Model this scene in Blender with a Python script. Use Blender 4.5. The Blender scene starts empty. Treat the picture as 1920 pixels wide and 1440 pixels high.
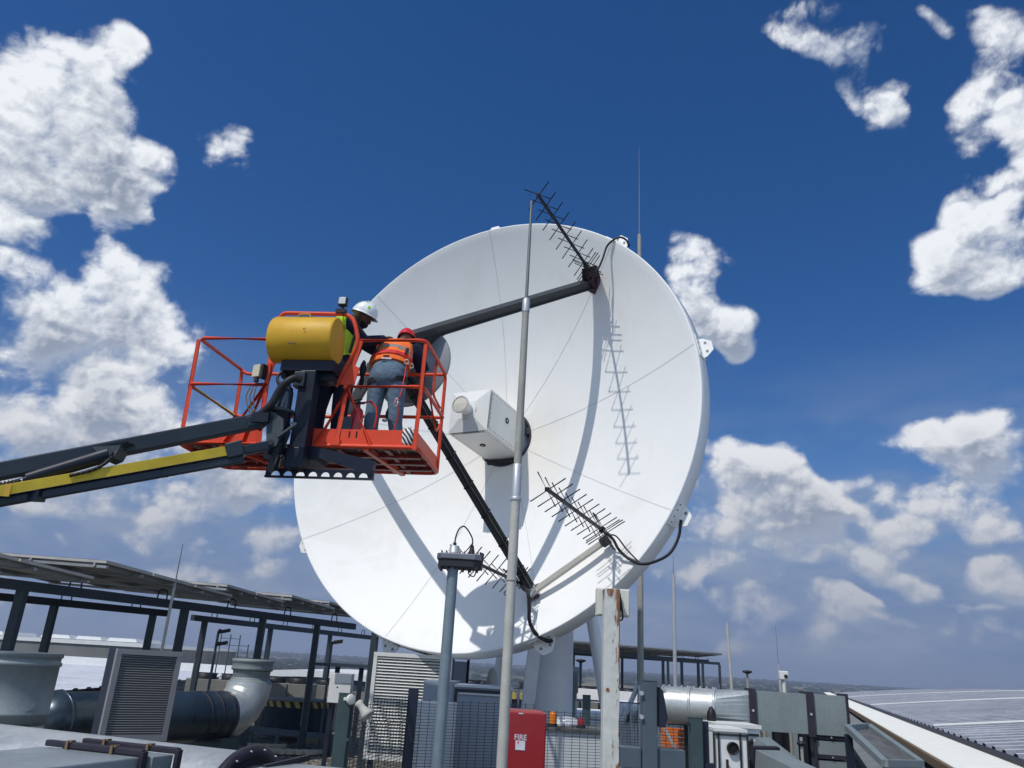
import bpy, bmesh, math, random
import numpy as np
from mathutils import Vector, Matrix
random.seed(7)
R_ = math.radians
scene = bpy.context.scene
COL = scene.collection
# ------------------------------------------------------------------ camera
H = 1.7
ROLL, PITCH, FPX = R_(3.3), R_(20.1), 1450.0
def tw(x, y, z):
    xr = x*math.cos(ROLL)+y*math.sin(ROLL); up = x*math.sin(ROLL)-y*math.cos(ROLL)
    return Vector((xr, z*math.cos(PITCH)-up*math.sin(PITCH), z*math.sin(PITCH)+up*math.cos(PITCH)))
cam = bpy.data.cameras.new('camera'); camo = bpy.data.objects.new('camera', cam); COL.objects.link(camo)
cam.sensor_width = 36; cam.lens = FPX/1920*36; cam.clip_start = 0.05; cam.clip_end = 20000
rx, ryv, fz = tw(1, 0, 0), tw(0, -1, 0), tw(0, 0, -1)
camo.matrix_world = Matrix(((rx.x, ryv.x, fz.x, 0), (rx.y, ryv.y, fz.y, 0), (rx.z, ryv.z, fz.z, H), (0, 0, 0, 1)))
scene.camera = camo
O = Vector((0, 0, H))
def ray(px, py): return tw((px-960)/FPX, (py-720)/FPX, 1.0)
def at(px, py, Y): r = ray(px, py); return O+r*(Y/r.y)
def atz(px, py, z): r = ray(px, py); return O+r*((z-H)/r.z)
# ------------------------------------------------------------------ exposure, sun, sky
scene.view_settings.view_transform = 'Standard'; scene.view_settings.look = 'None'
scene.view_settings.exposure = 0.0; scene.view_settings.gamma = 1
SUN_AZ, SUN_EL = R_(-138), R_(56)          # azimuth from +Y towards +X
SD = Vector((math.sin(SUN_AZ)*math.cos(SUN_EL), math.cos(SUN_AZ)*math.cos(SUN_EL), math.sin(SUN_EL)))
sl = bpy.data.lights.new('sun', 'SUN'); sl.energy = 3.15; sl.angle = R_(0.53); sl.color = (1, .96, .9)
so = bpy.data.objects.new('sun', sl); COL.objects.link(so); so.rotation_euler = SD.to_track_quat('Z', 'Y').to_euler()
so.location = (0, 0, 30)
world = bpy.data.worlds.new('World'); scene.world = world; world.use_nodes = True
wt = world.node_tree; wt.nodes.clear()
class NB:
    """small node builder"""
    def __init__(s, t): s.t = t
    def n(s, typ, **k):
        nd = s.t.nodes.new(typ)
        for a, v in k.items(): setattr(nd, a, v)
        return nd
    def put(s, sock, v):
        if isinstance(v, bpy.types.NodeSocket): s.t.links.new(v, sock)
        else: sock.default_value = v
    def m(s, op, a, b=0.0, c=None, clamp=False):
        nd = s.n('ShaderNodeMath', operation=op, use_clamp=clamp)
        s.put(nd.inputs[0], a); s.put(nd.inputs[1], b)
        if c is not None: s.put(nd.inputs[2], c)
        return nd.outputs[0]
    def v(s, op, a, b=None, scale=None):
        nd = s.n('ShaderNodeVectorMath', operation=op); s.put(nd.inputs[0], a)
        if b is not None: s.put(nd.inputs[1], b)
        if scale is not None: s.put(nd.inputs['Scale'], scale)
        return nd.outputs['Value'] if op in ('DISTANCE', 'LENGTH', 'DOT_PRODUCT') else nd.outputs[0]
    def mr(s, x, a, b, c=0.0, d=1.0, smooth=False):
        nd = s.n('ShaderNodeMapRange', interpolation_type='SMOOTHSTEP' if smooth else 'LINEAR')
        s.put(nd.inputs[0], x); s.put(nd.inputs[1], a); s.put(nd.inputs[2], b); s.put(nd.inputs[3], c); s.put(nd.inputs[4], d)
        return nd.outputs[0]
    def noise(s, vec, scale, detail=4, rough=.5, dist=0, out='Fac'):
        nd = s.n('ShaderNodeTexNoise'); s.put(nd.inputs['Vector'], vec)
        nd.inputs['Scale'].default_value = scale; nd.inputs['Detail'].default_value = detail
        nd.inputs['Roughness'].default_value = rough; nd.inputs['Distortion'].default_value = dist
        return nd.outputs[out]
    def mix(s, f, a, b):
        nd = s.n('ShaderNodeMix', data_type='RGBA'); s.put(nd.inputs[0], f); s.put(nd.inputs[6], a); s.put(nd.inputs[7], b)
        return nd.outputs[2]
W = NB(wt)
# cumulus masses as soft lobes at their directions in the sky: (u, v, radius, weight)
LOBES = [
 (90,150,135,1),(60,270,165,1),(190,330,125,1),(255,345,80,.9),(140,110,75,.9),(40,360,90,.8),(215,400,60,.8),(170,90,50,.8),(230,200,40,.5),
 (440,320,66,.52),(475,318,35,.6),(425,340,30,.6),
 (20,480,95,.95),(215,520,75,.9),(285,580,80,1),(170,600,120,1),(60,660,150,1),(300,625,70,1),(200,690,90,.9),(100,520,50,.7),(335,640,35,.8),(20,600,90,.9),
 (60,820,115,1),(210,830,130,1),(330,850,115,1),(120,930,130,.9),(400,900,105,1),(300,960,120,.9),(470,930,90,1),(420,800,70,.9),(150,760,70,.8),
 (130,1015,60,.7),(20,1000,60,.7),(520,860,70,.9),(480,1000,60,.7),
 (215,1052,28,.75),(380,1030,45,.7),(300,1025,45,.7),(100,1010,35,.75),(520,1060,35,.5),(560,950,60,.7),(640,800,60,.6),
 (1290,470,60,.9),(1335,475,58,.9),(1320,520,55,.85),(1340,565,45,.75),(1385,605,48,.8),(1375,650,42,.75),(1320,600,30,.6),
 (1350,850,62,1),(1400,880,70,1),(1470,910,75,1),(1545,930,65,.95),(1380,960,110,.95),(1490,990,100,.9),(1300,990,90,.9),(1335,800,40,.85),(1590,900,38,.75),(1400,1040,90,.7),
 (1880,190,90,1),(1830,230,68,.95),(1790,240,40,.8),(1850,330,85,.95),(1810,390,60,.9),(1880,430,95,.9),(1830,480,80,.85),(1770,490,48,.75),(1900,520,50,.6),(1905,90,70,.85),(1860,40,60,.65),(1740,470,40,.6),
 (1500,10,45,.75),(1555,50,55,.8),(1600,85,55,.75),(1580,140,38,.6),(1665,185,45,.75),(1620,200,55,.72),(1650,240,30,.6),(1740,20,30,.55),(1760,70,38,.55),(1720,125,26,.5),(1620,25,40,.6),
 (1820,830,80,.95),(1770,850,70,.85),(1870,880,90,.95),(1820,940,90,.95),(1900,800,50,.85),(1745,985,60,.9),(1695,830,34,.62),(1680,785,28,.55),(1900,980,80,.85),(1860,1010,60,.8),
 (1640,970,48,.8),(1690,1000,55,.85),(1650,1030,50,.85),(1770,1090,55,.85),(1800,1120,55,.85),(1730,1060,40,.8),(1890,1090,50,.85),(1850,1060,40,.7),(1860,1140,35,.6),(1915,1120,40,.7),
 (1640,1106,30,.62),(1575,1040,30,.5),(1510,1060,40,.4),(1430,1100,50,.4),(1650,1180,30,.4),(1360,1110,40,.45),(1230,1180,30,.4),
 (900,10,28,.5),(910,75,30,.46),(370,285,22,.45),(300,475,24,.45),(585,390,30,.35),(590,410,25,.35),
 (30,1110,90,.62),(200,1110,70,.6),(340,1070,80,.66),(480,1050,90,.7),(560,1130,80,.55),(1310,1060,90,.7),(1450,1120,90,.62),(1600,1130,80,.6),(1690,1050,80,.75),(1790,1160,80,.55),(1880,1080,90,.75),(1560,1050,80,.7),(1420,980,100,.8),(1360,1200,70,.5),(1560,1210,90,.5),(1740,1240,80,.45),
 (60,1060,80,.7),(160,1080,60,.65),(290,1090,70,.6),(420,1090,60,.6),(560,1000,70,.6),(20,930,90,.9),(250,1000,60,.75),(640,1150,80,.5),(150,1160,70,.45),(1580,960,60,.8),(1640,900,30,.5),(1700,930,50,.7),(1260,900,70,.8),(1250,820,60,.7),(1430,860,60,.9),
 (1880,300,90,.9),(1865,520,60,.8),(150,280,110,.9),(120,380,70,.7),(250,400,60,.8),(1340,540,60,.7),(1375,600,50,.8),(1390,660,45,.8),(430,310,60,.42),(460,340,45,.4),(1600,110,60,.7),(1560,30,60,.7),(1660,210,60,.8),(1500,20,50,.6),(1740,480,70,.8),(1790,430,70,.8),(1760,240,60,.7),(300,350,60,.9),(240,420,60,.8),
 (1450,1040,70,.6),(1540,1010,70,.7),(1330,1090,60,.5),(1600,1120,60,.5),(1700,1140,60,.45),(1560,1170,50,.4),(1420,1170,60,.4),(1830,1190,70,.4),(1290,1060,70,.6),(1350,1200,50,.4),(1900,1200,60,.4),(1780,1180,40,.4),(1600,960,60,.8),(1680,930,50,.7),
 (320,640,80,.8),(250,760,130,.9),(420,870,110,.9),(350,950,110,.85),(150,860,120,.7),(1450,950,110,.8),(1540,940,60,.7),(1370,900,80,.7),(60,180,110,.5),(1640,60,50,.5),(1600,150,50,.5),
 (700,1100,70,.35),(640,1050,40,.35),
]
tc = W.n('ShaderNodeTexCoord'); gen = tc.outputs['Generated']
pd = W.v('NORMALIZE', gen)
sep = W.n('ShaderNodeSeparateXYZ'); W.put(sep.inputs[0], pd); zz = sep.outputs[2]
sky = W.n('ShaderNodeTexSky'); sky.sky_type = 'NISHITA'; sky.sun_disc = False
sky.sun_elevation = SUN_EL; sky.sun_rotation = SUN_AZ; sky.altitude = 1500; sky.air_density = 1.0; sky.dust_density = .4; sky.ozone_density = 3
hs = W.n('ShaderNodeHueSaturation'); W.put(hs.inputs['Color'], sky.outputs[0]); hs.inputs['Saturation'].default_value = 1.36; hs.inputs['Hue'].default_value = .508
hs.inputs['Value'].default_value = 1.06
skyc = hs.outputs[0]
K = 1/0.09
def rgb(r, g, b, k=1): return (r*k, g*k, b*k, 1)
vv = W.v('MULTIPLY', pd, (1, 1, 3.0))
bands = W.noise(vv, 5.0, 6, .6, .0)
lowc = W.mix(W.mr(bands, .35, .65, 0, 1, True), rgb(.15, .235, .43, K), rgb(.27, .335, .46, K))
layer = W.m('MULTIPLY', W.mr(zz, .06, .42, 1, 0, True), W.mr(W.m('ADD', bands, W.mr(zz, .02, .2, .5, 0)), .32, .62, .35, 1.0, True), clamp=True)
bg = W.n('ShaderNodeBackground'); W.put(bg.inputs[0], W.mix(layer, skyc, lowc)); bg.inputs[1].default_value = .09
back = W.noise(W.v('MULTIPLY', pd, (1, 1, 1.5)), 3.2, 7, .6, .3)  # unseen clouds behind the camera, added and tinted to fill the shade
sy = W.n('ShaderNodeSeparateXYZ'); W.put(sy.inputs[0], pd)
bm_ = W.m('MULTIPLY', W.mr(back, .40, .56, 0, 1, True), W.mr(sy.outputs[1], -.05, -.25, 0, 1, True))
bcol = W.mix(W.mr(back, .45, .75), rgb(.72, .90, 1.12, K), rgb(.42, .55, .75, K))
W.put(bg.inputs[0], W.mix(bm_, W.mix(layer, skyc, lowc), bcol))
wo = W.n('ShaderNodeOutputWorld'); wt.links.new(bg.outputs[0], wo.inputs[0])
def build_clouds():
    """cumulus deck on a far dome: coarse masses stored per vertex, billows by noise"""
    na, ne = 900, 500; az = np.radians(np.linspace(-52, 52, na)); el = np.radians(np.linspace(-1.5, 54, ne))
    A, E_ = np.meshgrid(az, el); D = np.stack([np.sin(A)*np.cos(E_), np.cos(A)*np.cos(E_), np.sin(E_)], -1).reshape(-1, 3)
    rng = np.random.RandomState(11)
    def vnoise(P, f, seed):         # smooth value noise
        r = np.random.RandomState(seed); T = r.rand(64, 64, 64).astype(np.float32); q = P*f+50; i = np.floor(q).astype(int); t = q-i; t = t*t*(3-2*t); i %= 64
        def g(a, b, c): return T[(i[:, 0]+a) % 64, (i[:, 1]+b) % 64, (i[:, 2]+c) % 64]
        x0 = g(0,0,0)*(1-t[:,0])+g(1,0,0)*t[:,0]; x1 = g(0,1,0)*(1-t[:,0])+g(1,1,0)*t[:,0]; x2 = g(0,0,1)*(1-t[:,0])+g(1,0,1)*t[:,0]; x3 = g(0,1,1)*(1-t[:,0])+g(1,1,1)*t[:,0]
        return (x0*(1-t[:,1])+x1*t[:,1])*(1-t[:,2])+(x2*(1-t[:,1])+x3*t[:,1])*t[:,2]
    L = []
    for (u, v, r, w) in LOBES: d = ray(u, v); L.append((np.array(d.normalized()), r/FPX/d.length*1.30, w))
    def dens(P):
        Wp = P+.05*(np.stack([vnoise(P, 9, k) for k in (1, 2, 3)], -1)-.5)+.028*(np.stack([vnoise(P, 28, k) for k in (4, 5, 6)], -1)-.5)
        acc = np.zeros(len(P))
        for c, r, w in L:
            q_ = Wp-c; q_[:, 2] *= 1+1.1*float(np.clip((.30-c[2])/.15, 0, 1)); e = np.linalg.norm(q_, axis=1); t = np.clip(1-e/r, 0, 1); q = t*t*(3-2*t)*w; acc = acc+q*(1-.5*np.minimum(acc, 1.2))
        acc = np.minimum(acc, 1.35); f = 0; amp = 1; fr = 11; tot = 0
        P = P*np.array([1, 1, 1.35]); P = P+.010*(np.stack([vnoise(P, 60, k) for k in (7, 8, 9)], -1)-.5)
        for k in range(7): f = f+amp*np.abs(vnoise(P, fr, 20+k)*2-1); tot += amp; amp *= .62; fr *= 1.95
        return acc+(f/tot-.315)*(.25+1.75*np.clip(acc/.55, 0, 1))
    up_ = np.array([-.42, 0, .90])
    up_ /= np.linalg.norm(up_)
    d0 = dens(D); d1 = dens(D+up_*.009); d2 = dens(D+up_*.035)
    me = bpy.data.meshes.new('clouds'); R0 = 9500.0
    V = D*R0; idx = np.arange(na*ne).reshape(ne, na); F = np.stack([idx[:-1, :-1], idx[:-1, 1:], idx[1:, 1:], idx[1:, :-1]], -1).reshape(-1, 4)
    me.from_pydata(V.tolist(), [], F.tolist())
    for nm, dat in (('dens', d0), ('lit1', d0-d1), ('lit2', d0-d2)):
        at_ = me.attributes.new(nm, 'FLOAT', 'POINT'); at_.data.foreach_set('value', dat.astype(np.float32))
    o = bpy.data.objects.new('clouds', me); COL.objects.link(o); o['kind'] = 'structure'
    m = bpy.data.materials.new('clouds'); m.use_nodes = True; t = m.node_tree; t.nodes.clear(); N = NB(t)
    def attr(nm): a = N.n('ShaderNodeAttribute', attribute_name=nm); return a.outputs['Fac']
    P = N.v('NORMALIZE', N.n('ShaderNodeTexCoord').outputs['Object'])
    sp = N.n('ShaderNodeSeparateXYZ'); N.put(sp.inputs[0], P); z = sp.outputs[2]
    n1 = N.noise(P, 34, 7, .62, .35); n1b = N.noise(N.v('ADD', P, tuple(up_*.007)), 34, 7, .62, .35)
    vo = N.n('ShaderNodeTexVoronoi', feature='SMOOTH_F1'); vo.inputs['Scale'].default_value = 38; vo.inputs['Smoothness'].default_value = .5; N.put(vo.inputs['Vector'], N.v('ADD', P, N.v('SCALE', N.noise(P, 60, 3, .5, 0, 'Color'), scale=.02)))
    dz = N.m('ADD', attr('dens'), N.m('MULTIPLY', N.m('SUBTRACT', n1, .5), N.mr(attr('dens'), 0, .5, .10, .85)))
    dz = N.m('ADD', dz, N.m('MULTIPLY', N.m('SUBTRACT', .35, vo.outputs['Distance']), .12))
    alpha = N.mr(dz, .30, 1.02, 0, 1, True)
    lit = N.m('ADD', N.m('MULTIPLY', attr('lit1'), 1.25), N.m('MULTIPLY', attr('lit2'), .60))
    lit = N.m('ADD', lit, N.m('MULTIPLY', N.m('SUBTRACT', n1, n1b), 1.3))
    lit = N.mr(lit, -.55, .70, 0, 1)
    lit = N.m('SUBTRACT', lit, N.mr(dz, .7, 1.9, -.10, .34), clamp=True)
    core = N.mix(N.mr(dz, .5, 1.4), rgb(.42, .49, .62), rgb(.29, .34, .44))
    bright = N.mix(N.mr(z, .02, .36), rgb(.70, .67, .66), rgb(.90, .93, .97))
    c = N.mix(N.mr(lit, .12, .88, 0, 1, False), core, bright)
    c = N.mix(N.mr(z, .0, .30, .55, 0, True), c, rgb(.30, .36, .47))
    em = N.n('ShaderNodeEmission'); N.put(em.inputs[0], c); em.inputs[1].default_value = 1
    tr = N.n('ShaderNodeBsdfTransparent'); mx = N.n('ShaderNodeMixShader'); N.put(mx.inputs[0], alpha); t.links.new(tr.outputs[0], mx.inputs[1]); t.links.new(em.outputs[0], mx.inputs[2])
    mo = N.n('ShaderNodeOutputMaterial'); t.links.new(mx.outputs[0], mo.inputs[0]); me.materials.append(m)
    try: m.cycles.emission_sampling = 'NONE'
    except Exception: pass
build_clouds()
world.cycles.sampling_method = 'MANUAL'; world.cycles.sample_map_resolution = 512
# ------------------------------------------------------------------ materials
MATS = {}
def mat(name, c, rough=.6, metal=0.0, var=.12, scale=6.0, bump=0.0, bscale=None, c2=None, cover=.5, spec=None, coat=0, detail=5, stretch=None, emit=None):
    if name in MATS: return MATS[name]
    m = bpy.data.materials.new(name); m.use_nodes = True; t = m.node_tree; b = t.nodes['Principled BSDF']; N = NB(t)
    tcn = N.n('ShaderNodeTexCoord'); co = tcn.outputs['Object']
    if stretch: co = N.v('MULTIPLY', co, stretch)
    nf = N.noise(co, scale, detail, .6)
    a = tuple(x*(1-var) for x in c)+(1,); d = tuple(min(1, x*(1+var)) for x in c)+(1,)
    col = N.mix(N.mr(nf, .3, .7), a, d)
    if c2 is not None:
        nf2 = N.noise(co, scale*.6, 7, .65, .5)
        col = N.mix(N.mr(nf2, 1-cover-.06, 1-cover+.06, 0, 1, True), col, tuple(c2)+(1,))
    N.put(b.inputs['Base Color'], col); b.inputs['Metallic'].default_value = metal
    N.put(b.inputs['Roughness'], N.mr(nf, .2, .8, max(.03, rough-.08), min(1, rough+.1)))
    if coat: b.inputs['Coat Weight'].default_value = coat; b.inputs['Coat Roughness'].default_value = .15
    b.inputs['Specular IOR Level'].default_value = spec if spec is not None else (.5 if (coat or metal > .3) else .28)
    if bump:
        bn = N.n('ShaderNodeBump'); bn.inputs['Strength'].default_value = bump; bn.inputs['Distance'].default_value = .02
        N.put(bn.inputs['Height'], N.noise(co, bscale or scale*3, 6, .6)); N.put(b.inputs['Normal'], bn.outputs[0])
    MATS[name] = m; return m
def spangle(name, c, rough=.38, metal=.75, sc=25, streak=.25):
    m = bpy.data.materials.new(name); m.use_nodes = True; t = m.node_tree; b = t.nodes['Principled BSDF']; N = NB(t)
    co = N.n('ShaderNodeTexCoord').outputs['Object']
    vo = N.n('ShaderNodeTexVoronoi'); N.put(vo.inputs['Vector'], co); vo.inputs['Scale'].default_value = sc
    sp = N.n('ShaderNodeSeparateXYZ'); N.put(sp.inputs[0], vo.outputs['Color'])
    st = N.noise(N.v('MULTIPLY', co, (1, 1, .25)), 4, 6, .65)
    f = N.m('ADD', N.m('MULTIPLY', sp.outputs[0], .18), N.m('MULTIPLY', st, .65+streak))
    N.put(b.inputs['Base Color'], N.mix(N.mr(f, .2, .9), tuple(x*.72 for x in c)+(1,), tuple(min(1, x*1.2) for x in c)+(1,)))
    b.inputs['Metallic'].default_value = metal
    N.put(b.inputs['Roughness'], N.mr(f, .2, .9, rough-.07, rough+.13))
    bn = N.n('ShaderNodeBump'); bn.inputs['Strength'].default_value = .25; bn.inputs['Distance'].default_value = .02
    N.put(bn.inputs['Height'], N.noise(co, 2.2, 3)); N.put(b.inputs['Normal'], bn.outputs[0])
    MATS[name] = m; return m
mat('dish_white', (.83, .83, .805), .55, 0, .02, 1.2, .10, 60, spec=.3, c2=(.785, .775, .735), cover=.40)
mat('seam_grey', (.55, .56, .55), .8)
mat('box_white', (.72, .72, .69), .45, 0, .05, 3, .10, 5)
mat('window_cloth', (.60, .57, .50), .6, 0, .15, 9, .5, 9)
mat('navy_steel2', (.045, .060, .075), .5, .15, .2, 3)
mat('clamp_grey', (.12, .12, .12), .7, 0, .4, 6)
mat('hole_black', (.012, .012, .014), .7)
mat('rivet_grey', (.25, .25, .24), .6)
mat('strut_grey', (.060, .065, .070), .5, .1, .12, 5)
mat('sub_grey', (.22, .24, .27), .6, 0, .08, 4)
mat('cable_black', (.014, .014, .016), .5)
mat('antenna_black', (.012, .010, .022), .45, .2)
mat('mount_maroon', (.030, .012, .020), .6)
mat('pedestal_white', (.85, .86, .85), .5, 0, .05, 2)
mat('red_paint', (.66, .062, .022), .45, 0, .10, 3, .05, 20, c2=(.50, .05, .022), cover=.30)
mat('red_dark', (.20, .018, .014), .5, 0, .2, 5, c2=(.07, .02, .02), cover=.35)
mat('tread_plate', (.20, .16, .14), .55, .5, .3, 10, .2, 60, c2=(.06, .05, .05), cover=.4)
mat('yellow_paint', (.60, .34, .022), .48, 0, .10, 3, .10, 4, c2=(.50, .36, .12), cover=.22)
mat('boom_yellow', (.52, .38, .03), .45, 0, .15, 5, c2=(.30, .22, .04), cover=.25)
mat('boom_slate', (.024, .036, .050), .42, .1, .15, 3, .05, 20)
mat('boom_navy', (.006, .010, .024), .42, 0, .25, 4)
mat('panel_lug', (.055, .068, .080), .45, .1, .1, 5)
mat('chrome', (.8, .8, .8), .15, 1, .03)
mat('bolt_dark', (.03, .03, .035), .5, .5)
mat('lamp_glass', (.6, .62, .62), .15, 0, .15, 20, spec=.8)
mat('brass_yellow', (.45, .28, .04), .5)
mat('beige_plastic', (.55, .50, .36), .5)
mat('skin_dark', (.085, .040, .022), .5, 0, .1, 12)
mat('skin_mid', (.19, .085, .05), .5, 0, .1, 12)
mat('helmet_white', (.78, .79, .78), .35, 0, .03, 6, coat=.4)
mat('helmet_red', (.62, .02, .02), .32, 0, .04, 6, coat=.4)
mat('lime_green', (.30, .62, .03), .6)
mat('vest_lime', (.52, .80, .05), .8, 0, .12, 12, .4, 14)
mat('vest_orange', (.90, .17, .03), .8, 0, .10, 10, .5, 9)
mat('reflect_grey', (.28, .28, .25), .45, .3, .1, 10)
mat('navy_cloth', (.010, .012, .032), .9, 0, .3, 10, .5, 12)
mat('black_cloth', (.010, .010, .014), .9, 0, .3, 10, .4, 12)
mat('denim', (.11, .165, .225), .9, 0, .30, 7, 1.0, 13, c2=(.19, .25, .305), cover=.36)
mat('denim_dark', (.03, .035, .05), .9, 0, .2, 9)
mat('khaki_cloth', (.22, .17, .09), .9, 0, .2, 12)
mat('strap_black', (.015, .015, .02), .7)
mat('strap_red', (.60, .03, .03), .6)
mat('extinguisher_red', (.42, .012, .018), .25, 0, .05, 6, coat=.6)
mat('white_paint', (.75, .75, .73), .5, 0, .06, 5)
mat('cream_plastic', (.66, .66, .58), .55, 0, .08, 6, c2=(.5, .47, .38), cover=.2)
mat('pole_grey', (.34, .33, .29), .65, .1, .14, 10, .3, 70, stretch=(1, 1, .5))
mat('pole_cream', (.47, .46, .41), .6, .05, .10, 9, .2, 60)
mat('pole_blue', (.20, .25, .28), .5, .3, .12, 8, .2, 40)
mat('rod_grey', (.22, .21, .20), .4, .7, .1, 10)
mat('navy_gloss', (.010, .018, .035), .12, 0, .1, 3, coat=.8)
mat('alu', (.50, .51, .52), .45, .5, .05, 8)
mat('light_body', (.20, .20, .22), .4, .6, .2, 8)
mat('light_dark', (.035, .035, .04), .5, .2)
mat('green_grey', (.055, .085, .090), .5, .1, .15, 5, .1, 30)
mat('steel_blue', (.085, .115, .14), .5, .1, .12, 4, .1, 30)
mat('fence_green', (.018, .028, .030), .6)
mat('fire_red', (.27, .002, .005), .28, 0, .08, 2, .15, 3, coat=.5)
mat('label_white', (.62, .60, .66), .5)
mat('louvre_grey', (.30, .295, .30), .55, .2, .06, 4)
mat('louvre_white', (.68, .68, .64), .55, 0, .05, 4)
mat('navy_steel', (.020, .026, .045), .5, .1, .2, 4)
mat('duct_navy', (.022, .036, .050), .33, .35, .25, 3)
mat('orange_plastic', (.62, .14, .02), .55, 0, .15, 10)
mat('amber', (.65, .17, .01), .3)
mat('cabinet_grey', (.26, .30, .35), .55, 0, .06, 3)
mat('cabinet_light', (.55, .58, .60), .5, 0, .06, 3)
mat('condenser_beige', (.20, .195, .18), .6, 0, .12, 6)
mat('tarp_blue', (.015, .030, .052), .5, 0, .3, 4, .6, 6)
mat('chevron_yellow', (.50, .38, .10), .6, 0, .1, 8)
mat('wood_grey', (.28, .24, .17), .9, 0, .2, 10)
mat('panel_under', (.42, .41, .38), .6, 0, .15, 3)
mat('panel_glass', (.015, .02, .04), .15, 0, .1, 3)
mat('rust', (.22, .085, .03), .85, 0, .35, 14, .5, 40)
spangle('galv', (.40, .44, .45), .45, .45, 60); spangle('galv_dull', (.27, .31, .31), .55, .35, 70); spangle('galv_bright', (.56, .58, .56), .36, .55, 60)
spangle('galv', (.35, .39, .40), .45, .45, 60); spangle('galv_dull', (.22, .26, .265), .6, .15, 70)
mat('clamp_horn', (.42, .42, .38), .6)
mat('radome_cream', (.42, .42, .36), .6)
mat('flange_dark', (.035, .032, .045), .55, .2, .2, 8)
mat('clamp_brown', (.20, .14, .08), .7, .2)
# post with rust eating from one edge (wear with a shape of its own)
def rusty():
    m = bpy.data.materials.new('rusty_white_paint'); m.use_nodes = True; t = m.node_tree; b = t.nodes['Principled BSDF']; N = NB(t)
    co = N.n('ShaderNodeTexCoord').outputs['Object']; s = N.n('ShaderNodeSeparateXYZ'); N.put(s.inputs[0], co)
    e = N.mr(s.outputs[0], -.045, .040, -.22, .26); top = N.mr(s.outputs[2], 1.86, 2.08, -.06, .26)
    n1 = N.m('ADD', N.m('MULTIPLY', N.m('SUBTRACT', N.noise(N.v('MULTIPLY', co, (1, 1, .16)), 20, 8, .72, .6), .5), 1.7), .5)
    edge2 = N.mr(N.m('ABSOLUTE', s.outputs[0]), .028, .042, 0, .14)
    f = N.mr(N.m('ADD', N.m('ADD', N.m('ADD', n1, e), top), edge2), .60, .66, 0, 1, True)
    rc = N.mix(N.noise(co, 60, 5), (.10, .035, .015, 1), (.36, .15, .06, 1))
    wc = N.mix(N.noise(co, 25, 6), (.42, .43, .39, 1), (.68, .69, .64, 1))
    N.put(b.inputs['Base Color'], N.mix(f, wc, rc)); b.inputs['Roughness'].default_value = .75
    bn = N.n('ShaderNodeBump'); bn.inputs['Strength'].default_value = .5; bn.inputs['Distance'].default_value = .004
    N.put(bn.inputs['Height'], N.m('ADD', f, N.m('MULTIPLY', n1, .5))); N.put(b.inputs['Normal'], bn.outputs[0]); MATS['rusty'] = m
rusty()
def gravel():
    m = bpy.data.materials.new('gravel'); m.use_nodes = True; t = m.node_tree; b = t.nodes['Principled BSDF']; N = NB(t)
    co = N.n('ShaderNodeTexCoord').outputs['Object']
    vo = N.n('ShaderNodeTexVoronoi'); N.put(vo.inputs['Vector'], co); vo.inputs['Scale'].default_value = 14
    s = N.n('ShaderNodeSeparateXYZ'); N.put(s.inputs[0], vo.outputs['Color'])
    big = N.noise(co, .8, 5, .6)
    c = N.mix(s.outputs[0], (.14, .125, .095, 1), (.52, .47, .38, 1)); c = N.mix(N.mr(big, .35, .7, 0, .5), c, (.12, .10, .08, 1))
    c = N.mix(N.mr(vo.outputs['Distance'], .25, .6, 0, .8), c, (.03, .026, .02, 1))
    N.put(b.inputs['Base Color'], c); b.inputs['Roughness'].default_value = .95
    bn = N.n('ShaderNodeBump'); bn.inputs['Strength'].default_value = 1; bn.inputs['Distance'].default_value = .05; bn.invert = True
    N.put(bn.inputs['Height'], vo.outputs['Distance']); N.put(b.inputs['Normal'], bn.outputs[0]); MATS['gravel'] = m
gravel()
def sheet_roof(name, ca, cb, sc, rib_dir=None):
    m = bpy.data.materials.new(name); m.use_nodes = True; t = m.node_tree; b = t.nodes['Principled BSDF']; N = NB(t)
    co = N.n('ShaderNodeTexCoord').outputs['Object']
    n1 = N.noise(co, sc, 8, .7, .2); n2 = N.noise(co, sc*.12, 4, .6); n3 = N.noise(co, sc*9, 4, .7)
    f = N.m('ADD', N.m('MULTIPLY', n1, .45), N.m('ADD', N.m('MULTIPLY', n2, .35), N.m('MULTIPLY', n3, .2)))
    N.put(b.inputs['Base Color'], N.mix(N.mr(f, .38, .62), ca+(1,), cb+(1,))); b.inputs['Roughness'].default_value = .5
    b.inputs['Metallic'].default_value = .0; MATS[name] = m
sheet_roof('roof_weathered', (.085, .09, .115), (.27, .285, .33), 2.5)
sheet_roof('roof_white', (.40, .42, .46), (.62, .64, .68), .8)
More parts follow.
